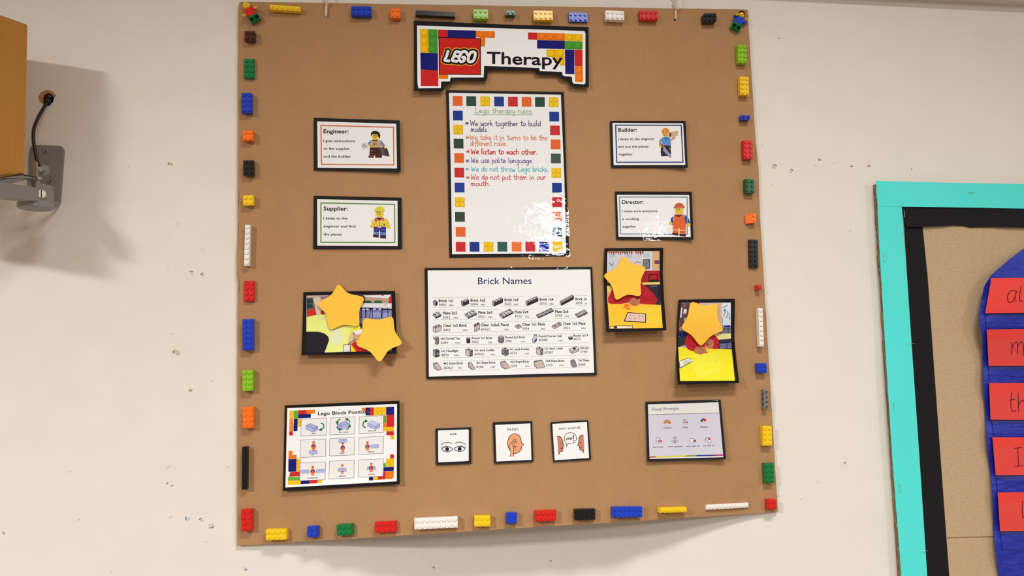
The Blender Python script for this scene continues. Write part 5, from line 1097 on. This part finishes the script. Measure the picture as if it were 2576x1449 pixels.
# ---- block position sheet
TK = crop(700, 1000, 5.797)
S = Surf(lambda x, y: .002 + .006 * max(0, (x - 900) / 106) ** 2 + .005 * max(0, (y - 1180) / 55) ** 2, .001)
bk = [(97, 115), (900, 80), (1768, 47), (1772, 1264), (900, 1318), (68, 1366)]
t = thing('position_sheet', 'landscape block position sheet with nine boxed drawings and brick corners, lower left', 'poster', centre(TP(TK, bk)))
plate('backing', TP(TK, bk), S, M_blackpage, t, 0, .0004); plate('page', TP(TK, [(130, 155), (1732, 95), (1728, 1222), (105, 1312)]), S, ink(WHITE), t, 2, .0001)
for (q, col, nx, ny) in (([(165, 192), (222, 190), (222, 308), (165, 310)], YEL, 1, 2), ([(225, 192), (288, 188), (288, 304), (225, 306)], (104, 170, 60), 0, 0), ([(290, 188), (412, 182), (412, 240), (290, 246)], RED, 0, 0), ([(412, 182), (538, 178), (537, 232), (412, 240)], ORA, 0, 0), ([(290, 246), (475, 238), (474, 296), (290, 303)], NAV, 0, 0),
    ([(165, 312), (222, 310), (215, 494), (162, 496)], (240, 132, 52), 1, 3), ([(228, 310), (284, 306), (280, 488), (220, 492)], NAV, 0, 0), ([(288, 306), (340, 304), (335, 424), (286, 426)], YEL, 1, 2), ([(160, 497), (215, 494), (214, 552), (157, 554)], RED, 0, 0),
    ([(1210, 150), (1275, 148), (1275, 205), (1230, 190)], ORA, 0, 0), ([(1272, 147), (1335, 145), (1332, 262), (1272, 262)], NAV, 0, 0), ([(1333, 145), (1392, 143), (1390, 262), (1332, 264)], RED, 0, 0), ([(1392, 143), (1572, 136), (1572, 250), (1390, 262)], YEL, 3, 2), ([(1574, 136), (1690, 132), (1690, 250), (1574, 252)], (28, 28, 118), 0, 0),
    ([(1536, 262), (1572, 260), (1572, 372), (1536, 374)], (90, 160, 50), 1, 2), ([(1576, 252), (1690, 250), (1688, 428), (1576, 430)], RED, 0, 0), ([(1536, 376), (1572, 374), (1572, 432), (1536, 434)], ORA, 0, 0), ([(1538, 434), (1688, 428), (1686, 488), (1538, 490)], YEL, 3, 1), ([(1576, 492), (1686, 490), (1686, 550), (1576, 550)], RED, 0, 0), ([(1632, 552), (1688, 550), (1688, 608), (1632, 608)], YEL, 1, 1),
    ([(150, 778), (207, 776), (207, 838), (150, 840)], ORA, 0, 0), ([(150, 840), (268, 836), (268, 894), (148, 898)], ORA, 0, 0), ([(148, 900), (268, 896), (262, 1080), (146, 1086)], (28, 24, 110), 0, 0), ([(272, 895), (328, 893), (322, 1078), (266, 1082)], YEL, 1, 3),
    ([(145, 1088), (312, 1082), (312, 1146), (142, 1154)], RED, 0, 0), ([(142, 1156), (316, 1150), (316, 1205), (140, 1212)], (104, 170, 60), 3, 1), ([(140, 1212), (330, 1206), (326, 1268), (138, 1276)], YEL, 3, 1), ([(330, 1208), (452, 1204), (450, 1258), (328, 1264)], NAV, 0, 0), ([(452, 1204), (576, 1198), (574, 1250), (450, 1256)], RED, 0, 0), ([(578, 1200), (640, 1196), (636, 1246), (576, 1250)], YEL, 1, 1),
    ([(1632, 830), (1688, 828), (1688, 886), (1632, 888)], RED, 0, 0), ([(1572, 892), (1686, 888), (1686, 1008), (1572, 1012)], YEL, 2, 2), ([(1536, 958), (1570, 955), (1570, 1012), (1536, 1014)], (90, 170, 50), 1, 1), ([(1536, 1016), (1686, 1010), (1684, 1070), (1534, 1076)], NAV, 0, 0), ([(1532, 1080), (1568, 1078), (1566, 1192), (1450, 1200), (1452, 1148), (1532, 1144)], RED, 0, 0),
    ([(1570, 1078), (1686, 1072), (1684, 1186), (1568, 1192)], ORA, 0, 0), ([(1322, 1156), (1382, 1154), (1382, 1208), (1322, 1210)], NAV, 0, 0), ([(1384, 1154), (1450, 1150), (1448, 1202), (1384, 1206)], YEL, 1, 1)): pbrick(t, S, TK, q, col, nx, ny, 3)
a = Art('lettering', t, S, TK, 20); a.text('Lego Block Position', 578, 258, 1322, 228, 52, (22, 20, 24), .01, 7)
a.line([(1290, 232), (1290, 200), (1308, 193), (1316, 202), (1316, 230)], 3, (150, 150, 200), 8); a.done()
boxes = [(335, 300, 705, 545, 'turn', 488, 545, 533), (758, 283, 1120, 530, 'turn round', 882, 1022, 514), (1182, 265, 1536, 510, 'turn over', 1314, 1432, 494), (325, 605, 695, 858, 'on', 488, 522, 844), (752, 584, 1114, 836, 'under', 895, 970, 820), (1178, 565, 1535, 815, 'next to', 1308, 1402, 800),
         (318, 940, 688, 1198, 'in between', 427, 577, 1182), (745, 914, 1108, 1172, 'behind', 886, 978, 1155), (1172, 895, 1532, 1148, 'in front', 1312, 1407, 1130)]
LV, LVD, BLN = (176, 182, 222), (146, 152, 204), (34, 58, 140)
def lav(a, x, y, w=120, h=46):
    a.poly([(x, y), (x + w, y - 5), (x + w, y + h - 5), (x, y + h)], LV, 7); a.line([(x, y), (x + w, y - 5), (x + w, y + h - 5), (x, y + h)], 2.5, LVD, 8, True)
    for k in range(4): a.rect(x + 8 + k * w / 4.2, y - 9 - k, x + 24 + k * w / 4.2, y - k, (120, 126, 186), 7)
def mini(a, x, y, s=1.0, top=True, legs=True):
    """tiny worker; x,y = middle of the helmet"""
    f = lambda px, py: (x + px * s, y + py * s)
    a.poly([f(-20, 8), f(-18, -12), f(0, -22), f(18, -12), f(20, 8)], (220, 50, 20), 9); a.ell(*f(0, 16), 14, 16, (244, 196, 70), 8)
    if top: a.poly([f(-22, 34), f(22, 34), f(36, 60), f(34, 90), f(22, 84), f(20, 88), f(-20, 88), f(-24, 84), f(-36, 94), f(-38, 62)], (48, 40, 92), 8); a.poly([f(-16, 20), f(16, 20), f(18, 88), f(-18, 88)], (226, 96, 74), 9); a.line([f(-8, 42), f(0, 56), f(8, 42)], 5, (48, 40, 92), 10); a.ell(*f(-36, 96), 7, 7, (244, 196, 70), 10, 8); a.ell(*f(36, 92), 7, 7, (244, 196, 70), 10, 8)
    if legs: a.poly([f(-24, 88), f(24, 88), f(24, 140), f(3, 140), f(0, 108), f(-3, 140), f(-24, 140)], (232, 108, 52), 9); a.line([f(-22, 122), f(22, 122)], 6, (244, 196, 150), 10)
def arrow(a, pts, tip, d):
    a.line(pts, 15, (24, 110, 46), 7, smooth=5); v = Vector(d).normalized(); n = Vector((-v.y, v.x)); p = Vector(tip)
    a.poly([tuple(p + v * 26), tuple(p - v * 22 + n * 24), tuple(p - v * 22 - n * 24)], (24, 110, 46), 8)
def bigbrick(a, x, y, flip=False, hollow=False):
    o = (lambda px, py: (x + px, y + py)) if not flip else (lambda px, py: (x + 178 - px, y + py))
    top = [o(0, 38), o(60, 0), o(178, 45), o(110, 85)]; a.poly(top, (206, 210, 236), 7)
    a.poly([o(0, 38), o(110, 85), o(110, 130), o(0, 85)], LV, 7); a.poly([o(110, 85), o(178, 45), o(178, 92), o(110, 130)], (160, 166, 214), 7)
    a.line([o(0, 38), o(60, 0), o(178, 45), o(178, 92), o(110, 130), o(0, 85)], 3, BLN, 8, True); a.line([o(0, 38), o(110, 85), o(178, 45)], 2.5, BLN, 8); a.line([o(110, 85), o(110, 130)], 2.5, BLN, 8)
    for i in range(4):
        for j in range(2):
            px = 32 + i * 29 + j * 28; py = 34 + i * 12 - j * 16
            if hollow: a.line([o(px - 6, py), o(px, py + 10), o(px + 8, py + 4)], 3, (110, 116, 180), 9)
            else: a.ell(*o(px, py), 15, 9, BLN, 9, 10); a.ell(*o(px, py - 4), 11, 6, (190, 198, 240), 10, 10)
for i, (x0, y0, x1, y1, st, tx0, tx1, ty) in enumerate(boxes):
    a = Art('picture_box', t, S, TK, 20); k = 16
    q = [(x0, y0 + k), (x1, y0 - 2), (x1 - 5, y1), (x0 - 6, y1 + k)]; a.poly(q, (236, 233, 230), 5); a.line(q, 4, (60, 56, 62), 6, True)
    a.text(st, tx0, ty, tx1, ty - 4, 19, (26, 24, 28), .02, 7)
    if i == 0: bigbrick(a, 400, 375); arrow(a, [(628, 375), (658, 390), (664, 425), (640, 460), (620, 468)], (610, 470), (-1, .05))
    if i == 1:
        bigbrick(a, 860, 338, True); arrow(a, [(900, 320), (872, 335), (860, 362)], (858, 372), (-.1, 1)); arrow(a, [(1042, 355), (1030, 332), (1005, 318)], (992, 316), (-1, -.1)); arrow(a, [(855, 432), (870, 455), (892, 466)], (905, 467), (1, 0)); arrow(a, [(996, 468), (1024, 448), (1036, 420)], (1040, 408), (.1, -1))
    if i == 2: bigbrick(a, 1304, 335, False, True); arrow(a, [(1270, 438), (1240, 420), (1236, 380), (1255, 350), (1276, 343)], (1286, 342), (1, 0))
    if i == 3: lav(a, 450, 778); mini(a, 515, 652, .85)
    if i == 4: lav(a, 882, 612); mini(a, 940, 674, .85)
    if i == 5: mini(a, 1300, 656, .85); lav(a, 1346, 692)
    if i == 6: lav(a, 330, 1062); lav(a, 550, 1052); mini(a, 502, 1018, .86)
    if i == 7: mini(a, 932, 992, .85, False); lav(a, 872, 1038)
    if i == 8: lav(a, 1298, 1014); mini(a, 1356, 970, .85)
    a.done()

# ---- look, listen, use words
TS = crop(1080, 1040, 6.133)
t, S = page('prompt_card', 'small square laminated look card with two drawn eyes', 'card', [(93, 235), (370, 222), (648, 213), (648, 774), (370, 788), (104, 795)], TS, lambda x, y: .0022, [(86, 226), (656, 202), (658, 782), (94, 804)], None, group='small square prompt cards')
plate('page', rounded(TP(TS, [(134, 262), (608, 246), (608, 734), (138, 756)]), 3), S, ink(WHITE), t, 2, .0001)
a = Art('lettering', t, S, TS, 20); a.text('look', 322, 333, 424, 330, 34, DK, .02); a.done()
a = Art('eyes_drawing', t, S, TS)
for (cx, cy, fl_) in ((276, 552, 1), (467, 547, -1)):
    e = [(cx - 84, cy - 4), (cx - 40, cy - 32), (cx + 8, cy - 40), (cx + 50, cy - 28), (cx + 84, cy - 4), (cx + 45, cy + 30), (cx, cy + 42), (cx - 50, cy + 28)]
    a.line(e, 9, DK, 5, True, smooth=4); a.ell(cx, cy, 30, 32, (20, 14, 70), 4); a.ell(cx, cy, 10, 12, (10, 6, 20), 5)
    for k in range(5): x = cx - fl_ * (84 - k * 20); a.line([(x, cy - 14 - k * 6), (x - fl_ * 6 + (2 if k > 2 else 0), cy - 34 - k * 6)], 7, DK, 5)
a.line([(182, 492), (215, 462), (270, 448), (320, 454), (348, 466)], 8, DK, 5, smooth=4); a.line([(396, 462), (430, 447), (480, 443), (525, 458), (560, 478)], 8, DK, 5, smooth=4); a.done()
t, S = page('prompt_card', 'small square laminated listen card with a head and cupped ear', 'card', [(978, 136), (1290, 122), (1586, 118), (1608, 744), (1300, 760), (1002, 774)], TS, lambda x, y: .0022, [(966, 126), (1598, 108), (1620, 760), (992, 790)], [(1018, 178), (1558, 154), (1576, 716), (1036, 742)], group='small square prompt cards')
a = Art('lettering', t, S, TS, 20); a.text('listen', 1204, 268, 1378, 263, 56, (50, 46, 50), -.004); a.done()
a = Art('head_drawing', t, S, TS); SKN = (238, 164, 116)
hd_ = [(1240, 560), (1215, 510), (1208, 440), (1230, 370), (1275, 325), (1330, 315), (1385, 340), (1412, 390), (1418, 440), (1452, 480), (1428, 500), (1418, 550), (1390, 590), (1340, 615), (1290, 610)]
a.poly(smooth_curve(hd_, 4, True), SKN, 3); a.line(hd_, 9, DK, 4, True, smooth=4)
a.poly([(1240, 490), (1290, 425), (1330, 398), (1335, 415), (1305, 440), (1285, 480), (1300, 530), (1300, 600), (1302, 664), (1246, 664), (1258, 600), (1240, 540)], (240, 172, 124), 5)
a.line([(1242, 668), (1258, 600), (1240, 540), (1240, 490), (1285, 430), (1320, 398), (1330, 402), (1326, 420)], 7, DK, 6, smooth=4); a.line([(1302, 664), (1298, 600), (1305, 540), (1286, 490), (1296, 450), (1325, 432), (1345, 445)], 7, DK, 6, smooth=4); a.line([(1308, 505), (1330, 520), (1345, 502)], 8, DK, 6, smooth=4); a.line([(1335, 450), (1315, 465), (1318, 500), (1328, 512)], 4, DK, 6, smooth=3); a.done()
t, S = page('prompt_card', 'small square laminated use words card with two faces and a speech bubble', 'card', [(1868, 136), (2160, 112), (2452, 104), (2498, 714), (2200, 732), (1912, 748)], TS, lambda x, y: .0022, [(1856, 124), (2462, 92), (2510, 730), (1900, 762)], [(1898, 162), (2430, 130), (2465, 688), (1934, 722)], group='small square prompt cards')
a = Art('lettering', t, S, TS, 20); a.text('use words', 1998, 252, 2336, 238, 50, (50, 46, 50), -.004); a.done()
a = Art('faces_drawing', t, S, TS); FC = (204, 132, 100)
f1_ = [(1972, 355), (2020, 358), (2050, 395), (2060, 450), (2080, 492), (2060, 510), (2065, 530), (2030, 545), (2062, 552), (2050, 585), (2008, 595), (2012, 634), (1990, 632), (1985, 560)]
a.poly(f1_, FC, 3); a.line(f1_[:12], 8, DK, 4, smooth=3); a.ell(2037, 466, 8, 8, (70, 20, 14), 5, 10); a.poly([(2022, 534), (2062, 530), (2060, 552), (2034, 552)], (120, 30, 24), 5)
f2_ = [(2378, 334), (2335, 340), (2308, 375), (2304, 440), (2290, 490), (2312, 505), (2318, 545), (2335, 568), (2375, 572), (2366, 608), (2390, 606), (2388, 480)]
a.poly(f2_, FC, 3); a.line(f2_[:10], 8, DK, 4, smooth=3); a.ell(2329, 450, 8, 8, (70, 20, 14), 5, 10); a.line([(2318, 520), (2335, 528), (2358, 514)], 6, (110, 20, 14), 5, smooth=3)
bb = [(2110, 522), (2118, 470), (2090, 430), (2084, 380), (2100, 330), (2150, 300), (2210, 302), (2255, 335), (2270, 390), (2245, 440), (2200, 458), (2145, 462)]
a.line(bb[2:], 8, DK, 4, False, smooth=4); a.line([bb[-1], (2128, 488), bb[0], bb[1], bb[2]], 8, DK, 4); a.line([(2110, 375), (2122, 412), (2140, 370), (2152, 405), (2170, 372), (2178, 405), (2195, 370), (2202, 400)], 8, DK, 4, smooth=3); a.poly([(2212, 335), (2232, 333), (2228, 395), (2218, 395)], DK, 4); a.ell(2224, 420, 8, 8, DK, 4, 10); a.done()

# ---- visual prompts
TV = crop(1600, 990, 7.628)
t, S = page('prompt_sheet', 'laminated visual prompts sheet with small icons and a rainbow stripe, lower right', 'poster', [(182, 158), (900, 135), (1624, 115), (1680, 700), (1730, 1264), (960, 1285), (220, 1308)], TV, lambda x, y: .002 + .004 * max(0, (x - 1720) / 100) ** 2 + .003 * max(0, (y - 1040) / 120) ** 2,
            [(175, 145), (1640, 100), (1742, 1278), (214, 1326)], [(228, 210), (1582, 168), (1675, 1222), (262, 1256)], (232, 229, 222))
a = Art('panel_print', t, S, TV); a.poly([(232, 408), (1592, 372), (1672, 1165), (262, 1205)], (214, 211, 220), 4); a.line([(230, 408), (1592, 371)], 7, (70, 70, 74), 5)
for q, c_ in (([(264, 1207), (405, 1203), (365, 1227), (265, 1230)], (206, 84, 52)), ([(405, 1203), (975, 1184), (915, 1212), (365, 1227)], (228, 222, 20)), ([(975, 1184), (1180, 1180), (1135, 1204), (915, 1212)], (130, 156, 80)), ([(1180, 1180), (1380, 1176), (1340, 1200), (1135, 1204)], (34, 70, 160)), ([(1380, 1176), (1550, 1172), (1510, 1196), (1340, 1200)], (76, 40, 120)), ([(1550, 1172), (1674, 1166), (1674, 1192), (1510, 1196)], (190, 24, 120))): a.poly(q, c_, 6)
a.done()
a = Art('lettering', t, S, TV, 20); GYT = (52, 50, 56); a.text('Visual Prompts', 295, 330, 820, 314, 66, GYT, -.006)
for (st, x0, x1, y, c_) in (('Colour', 528, 678, 673, 34), ('Dots', 902, 998, 664, 36), ('Shape', 1234, 1380, 655, 34), ('turn over', 326, 525, 1040, 30), ('turn around', 618, 886, 1030, 30), ('put next to', 978, 1220, 1022, 30), ('on top of', 1290, 1500, 1014, 30)): a.text(st, x0, y, x1, y - 4, c_, GYT, .004, 7)
a.done()
a = Art('icons', t, S, TV)
for r0, r1, c_ in ((68, 56, (200, 60, 20)), (60, 46, (232, 140, 50)), (50, 32, (230, 200, 70)), (36, 22, (50, 50, 80))):
    n = 16; a.poly([(598 + math.cos(math.pi * k / n) * r0, 577 - math.sin(math.pi * k / n) * r0 * 1.1) for k in range(n + 1)] + [(598 + math.cos(math.pi * (n - k) / n) * r1, 577 - math.sin(math.pi * (n - k) / n) * r1 * 1.1) for k in range(n + 1)], c_, 6)
a.line([(905, 490), (950, 510), (985, 545)], 6, GYT, 6, smooth=3); a.line([(905, 510), (940, 530)], 5, GYT, 6)
for x in (918, 952, 988): a.ell(x, 555, 12, 13, (160, 20, 50), 7, 10); a.line([(x, 578), (x, 592)], 4, GYT, 6)
a.poly([(1237, 498), (1285, 496), (1288, 540), (1239, 542)], (70, 84, 96), 6); a.poly([(1285, 462), (1308, 505), (1262, 508)], (20, 40, 110), 7); a.ell(1320, 508, 28, 29, (214, 34, 44), 7)
a.poly([(1298 + (28 if k % 2 == 0 else 12) * math.cos(R(-90 + 36 * k)), 540 + (28 if k % 2 == 0 else 12) * math.sin(R(-90 + 36 * k))) for k in range(10)], (232, 218, 50), 8)
a.line([(388, 952), (388, 880), (410, 838), (440, 836), (458, 862)], 5, GYT, 6, smooth=4); a.ell(458, 882, 9, 12, GYT, 6, 8); a.poly([(420, 900), (440, 895), (460, 905), (480, 895), (502, 900), (494, 932), (460, 950), (428, 932)], (196, 40, 20), 6); a.ell(442, 930, 12, 9, (230, 226, 226), 7, 8); a.ell(474, 932, 12, 9, (230, 226, 226), 7, 8)
a.poly([(730, 850), (760, 848), (758, 935), (738, 935)], (200, 198, 204), 6); a.line([(745, 825), (745, 850)], 5, GYT, 7); a.line([(700, 845), (745, 832), (785, 842)], 4, GYT, 7, smooth=3); a.line([(682, 918), (700, 905), (735, 905)], 4, GYT, 7); a.line([(682, 918), (745, 940), (810, 912), (775, 900)], 4, GYT, 7, smooth=4); a.line([(730, 850), (738, 935), (758, 935), (760, 848)], 4, GYT, 8, True)
a.line([(1028, 868), (1100, 864), (1106, 945), (1036, 950)], 5, GYT, 6, True); a.poly([(1030, 870), (1098, 866), (1104, 943), (1038, 948)], (230, 228, 228), 5); a.ell(1130, 910, 23, 26, (198, 24, 58), 6)
a.line([(1376, 888), (1440, 884), (1442, 944), (1382, 948)], 5, GYT, 6, True); a.poly([(1378, 890), (1438, 886), (1440, 942), (1384, 946)], (230, 228, 228), 5); a.ell(1406, 864, 20, 20, (198, 24, 58), 7); a.line([(1326, 918), (1330, 875), (1350, 850), (1375, 855)], 9, (60, 64, 72), 6, smooth=4); a.done()

# ================================================================== notice board on the right
def edgepts(pts, n):
    out = []
    for i in range(len(pts) - 1):
        for k in range(n): out.append((pts[i][0] + (pts[i + 1][0] - pts[i][0]) * k / n, pts[i][1] + (pts[i + 1][1] - pts[i][1]) * k / n))
    return out + [pts[-1]]
RX = 3050
def noticeboard():
    t = thing('notice_board', 'hessian notice board with turquoise and black paper borders at the right edge', 'notice board', at(2600, 1000, 0))
    BD = .0125
    def strip(name, pts, off, m, th=.0006, curl=None):
        S_ = Surf(curl, off, at); return plate(name, pts, S_, m, t, 0, th, 30)
    # body with worn edge: jittered outline
    rnd = random.Random(5); left = []
    for k in range(41):
        f = k / 40; y = 462 + f * (1700 - 462); x = 2205.5 + (y - 462) * .0640; left.append((x + rnd.uniform(-.9, .7), y))
    outline = left[::-1] + [(RX, 468), (RX, 1700)]
    fr = [at(x, y, BD) for x, y in outline]; bk_ = [Vector((p.x + (rnd.uniform(-.0012, .0006) if i < 41 else 0), -.0008, p.z)) for i, p in enumerate(fr)]
    bm = bmesh.new(); a_ = [bm.verts.new(p) for p in fr]; mid = [bm.verts.new(Vector(((p.x + q.x) / 2 + (rnd.uniform(-.0015, .0012) if i < 41 else 0), (p.y + q.y) / 2, p.z))) for i, (p, q) in enumerate(zip(fr, bk_))]; b_ = [bm.verts.new(p) for p in bk_]; n = len(fr)
    for i in range(n):
        j = (i + 1) % n; bm.faces.new((a_[i], a_[j], mid[j], mid[i])); bm.faces.new((mid[i], mid[j], b_[j], b_[i]))
    bm.faces.new(a_); recalc(bm); from_bm('board_core', bm, M_ply, t)
    TX = lambda y: 2205 + (y - 455) * .0637
    strip('hessian_cover', [(2270, 520), (RX, 524), (RX, 1690), (2345, 1690)], BD + .0004, M_burlap, .0003)
    S_ = Surf(None, BD + .0006, at); a = Art('fabric_crease', t, S_)
    a.line([(2384, 1353), (2420, 1351.5), (2460, 1351), (2502, 1350)], 2.2, (140, 104, 68), 1); a.done()
    strip('black_border', [(2272, 521), (2320.5, 566), (2334, 700), (2348, 900), (2366, 1150), (2388, 1449), (2406, 1690), (2352, 1690), (2332.6, 1449), (2310, 1150), (2295.7, 900), (2283, 700)], BD + .0012, M_blackcard)
    strip('black_border', [(2270, 521), (RX, 527), (RX, 578), (2650, 573), (2576, 572), (2500, 571.5), (2440, 572.5), (2425, 568.5), (2400, 567), (2360, 569), (2320, 570), (2285, 571), (2278, 565), (2274, 545)], BD + .0022, M_blackcard, .0008, lambda x, y: .0018 * max(0, (y - 545) / 25) * (1 + math.sin(x / 40)))
    strip('turquoise_border', [(2207.5, 519), (2268.6, 519), (2282, 700), (2295.7, 900), (2313, 1150), (2332.6, 1449), (2350, 1690), (2286, 1690), (2268, 1449), (2245, 1150), (2229, 900), (2213.5, 640)], BD + .0028, M_turq, .0008, lambda x, y: .0008 * math.sin(y / 70))
    strip('turquoise_border', [(2204.5, 454.5), (2240, 456), (2400, 460), (2576, 463), (RX, 468), (RX, 531), (2576, 525), (2470, 522.5), (2350, 521), (2268, 520), (2209, 518.5), (2205, 485)], BD + .0042, M_turq, .0008, lambda x, y: .0006 * math.sin(x / 60))
    M_st = mat('staple_wire', (190, 196, 196), .3, .9)
    for (x0, y0, x1, y1) in ((2222.9, 471, 2224, 488), (2436, 483.6, 2450, 484), (2274.2, 531, 2275.6, 546), (2224, 637, 2225, 654), (2286, 864, 2302, 864), (2248, 1011.5, 2249, 1030), (2263, 1217, 2264.6, 1235), (2318, 1385, 2333, 1386)):
        o_ = BD + .0062; bm = bmesh.new(); tube(bm, [at(x0, y0, o_ - .006), at(x0, y0, o_), at(x1, y1, o_), at(x1, y1, o_ - .006)], .00035, 6); from_bm('staple', bm, M_st, t)
noticeboard()
def chart():
    left = [(2476, 721.7), (2463.6, 791.3), (2466, 816), (2472.3, 853), (2473.5, 960), (2478, 1017), (2484, 1123), (2497, 1233), (2501, 1351), (2513, 1449), (2525, 1690)]
    top = [(2493.4, 693), (2522, 668.3), (2541.9, 651), (2576, 626), (2640, 596), (2760, 585), (2900, 620), (2990, 690)]
    def lift(x, y):
        d = .0 + .016 * math.exp(-((y - 770) / 120) ** 2) + .003 * math.sin(y / 23 + x / 60) * math.exp(-((x - 2470) / 60) ** 2)
        return d + .0012 * noise.noise(Vector((x * .03, y * .05, 0)))
    S_ = Surf(lift, .019, at)
    outline = top[::-1] + left + [(3000, 1690)]
    t = thing('pocket_chart', 'blue fabric pocket chart with rounded top on the hessian board', 'pocket chart', at(2700, 1050, .02))
    plate('fabric_back', outline, S_, M_fab, t, 0, .0012, 16)
    # pocket bands, each a strip of fabric with clear front
    bands = [(788, 828), (920, 963), (1055, 1100), (1195, 1239), (1336, 1381)]
    lx = lambda y: 2478 + max(0, y - 790) * .058 if y < 1000 else 2491 + (y - 1000) * .075
    for (y0, y1) in bands:
        q = [(lx(y0) + 1, y0 + 3), (2600, y0 + 1), (2960, y0), (2960, y1 - 2), (2600, y1 - 1), (lx(y1) + 2, y1 + 1)]
        plate('pocket_band', q, Surf(lift, .0202, at), M_fab, t, 0, .0008, 16)
    hem = [(2476, 722), (2484, 724), (2479, 760), (2472, 792), (2475, 816), (2481, 853), (2483, 960), (2487, 1017), (2494, 1123), (2506, 1233), (2511, 1351), (2523, 1449), (2535, 1690), (2525, 1690), (2513, 1449), (2501, 1351), (2497, 1233), (2484, 1123), (2478, 1017), (2473.5, 960), (2472.3, 853), (2466, 816), (2463.6, 791.3)]
    plate('hem', hem, Surf(lift, .0206, at), M_fab, t, 0, .0012, 16)
    IK = (92, 26, 20)
    def crd(q, label, draw):
        c_ = thing('word_card', label, 'card', at(q[0][0] + 100, q[0][1] + 45, .02), 'red word cards in the pocket chart')
        Sc = Surf(lambda x, y: .0030 + .016 * math.exp(-((y - 770) / 120) ** 2), .0235, at); plate('card_sheet', q, Sc, M_redcard, c_, 0, .0004, 20)
        a = Art('handwriting', c_, Sc, None, 20); draw(a); a.done()
    crd([(2494.2, 700), (2576, 699), (2950, 697), (2950, 785), (2576, 786.8), (2478.5, 788.3)], 'red card reading al in the topmost pocket of the blue chart',
        lambda a: (a.line([(2556, 733), (2548, 730.5), (2540, 734), (2534.5, 746), (2536, 757), (2542, 761), (2549, 756), (2555, 742), (2557, 733)], 2, IK, 3, smooth=4), a.line([(2557, 733), (2553, 752), (2557, 757)], 2, IK, 3, smooth=4), a.line([(2569, 720), (2565, 745), (2566, 757), (2572, 757)], 2, IK, 3, smooth=4)))
    crd([(2482.7, 829), (2576, 828), (2950, 826), (2950, 918), (2576, 920), (2487.2, 920)], 'red card beginning with m in the second pocket from the top',
        lambda a: (a.line([(2545, 862), (2546, 877), (2544, 892)], 2.2, IK, 3), a.line([(2546, 875), (2552, 863), (2558, 861), (2560, 870), (2559, 890)], 2.2, IK, 3, smooth=4), a.line([(2560, 872), (2567, 861), (2573, 862), (2575, 875), (2574, 892), (2578, 895)], 2.2, IK, 3, smooth=4)))
    crd([(2488.4, 963.5), (2576, 963), (2950, 962), (2950, 1054), (2576, 1056), (2492.4, 1055.5)], 'red card beginning with th in the third pocket',
        lambda a: (a.line([(2545, 987), (2543, 1015), (2545, 1032), (2551, 1036), (2555, 1031)], 2.2, IK, 3, smooth=4), a.line([(2540, 1007), (2553, 1004)], 2.2, IK, 3), a.line([(2561, 988), (2562, 1010), (2562, 1035)], 2.2, IK, 3), a.line([(2562, 1022), (2569, 1008), (2576, 1010), (2578, 1034)], 2.2, IK, 3, smooth=4)))
    crd([(2496.7, 1100), (2576, 1100), (2950, 1099), (2950, 1192), (2576, 1195), (2505.3, 1195.5)], 'red card beginning with capital I in the fourth pocket',
        lambda a: (a.line([(2551, 1128), (2571, 1125.5)], 2.2, IK, 3), a.line([(2560.5, 1127), (2562, 1172)], 2.2, IK, 3), a.line([(2554, 1173), (2572, 1171.5)], 2.2, IK, 3)))
    crd([(2510, 1239), (2576, 1238), (2950, 1236), (2950, 1334), (2576, 1336), (2516.3, 1336)], 'lowest red card, in the fifth pocket of the blue chart',
        lambda a: a.line([(2573, 1261), (2571.5, 1285), (2574, 1300), (2580, 1306)], 2.2, IK, 3, smooth=4))
    for (y0, y1, xs) in ((829, 920, 2484), (963, 1056, 2489), (1100, 1195, 2498), (1239, 1336, 2511)):
        plate('clear_pocket', [(xs, y0 + 26), (2600, y0 + 25), (2955, y0 + 24), (2955, y1 + 8), (xs + 6, y1 + 8)], Surf(lambda x, y: .0050 + .016 * math.exp(-((y - 770) / 120) ** 2), .0250, at), M_film, t, 0, .00005, 20, True)
chart()
for o in bpy.data.objects:
    if '_w' in o: del o['_w']
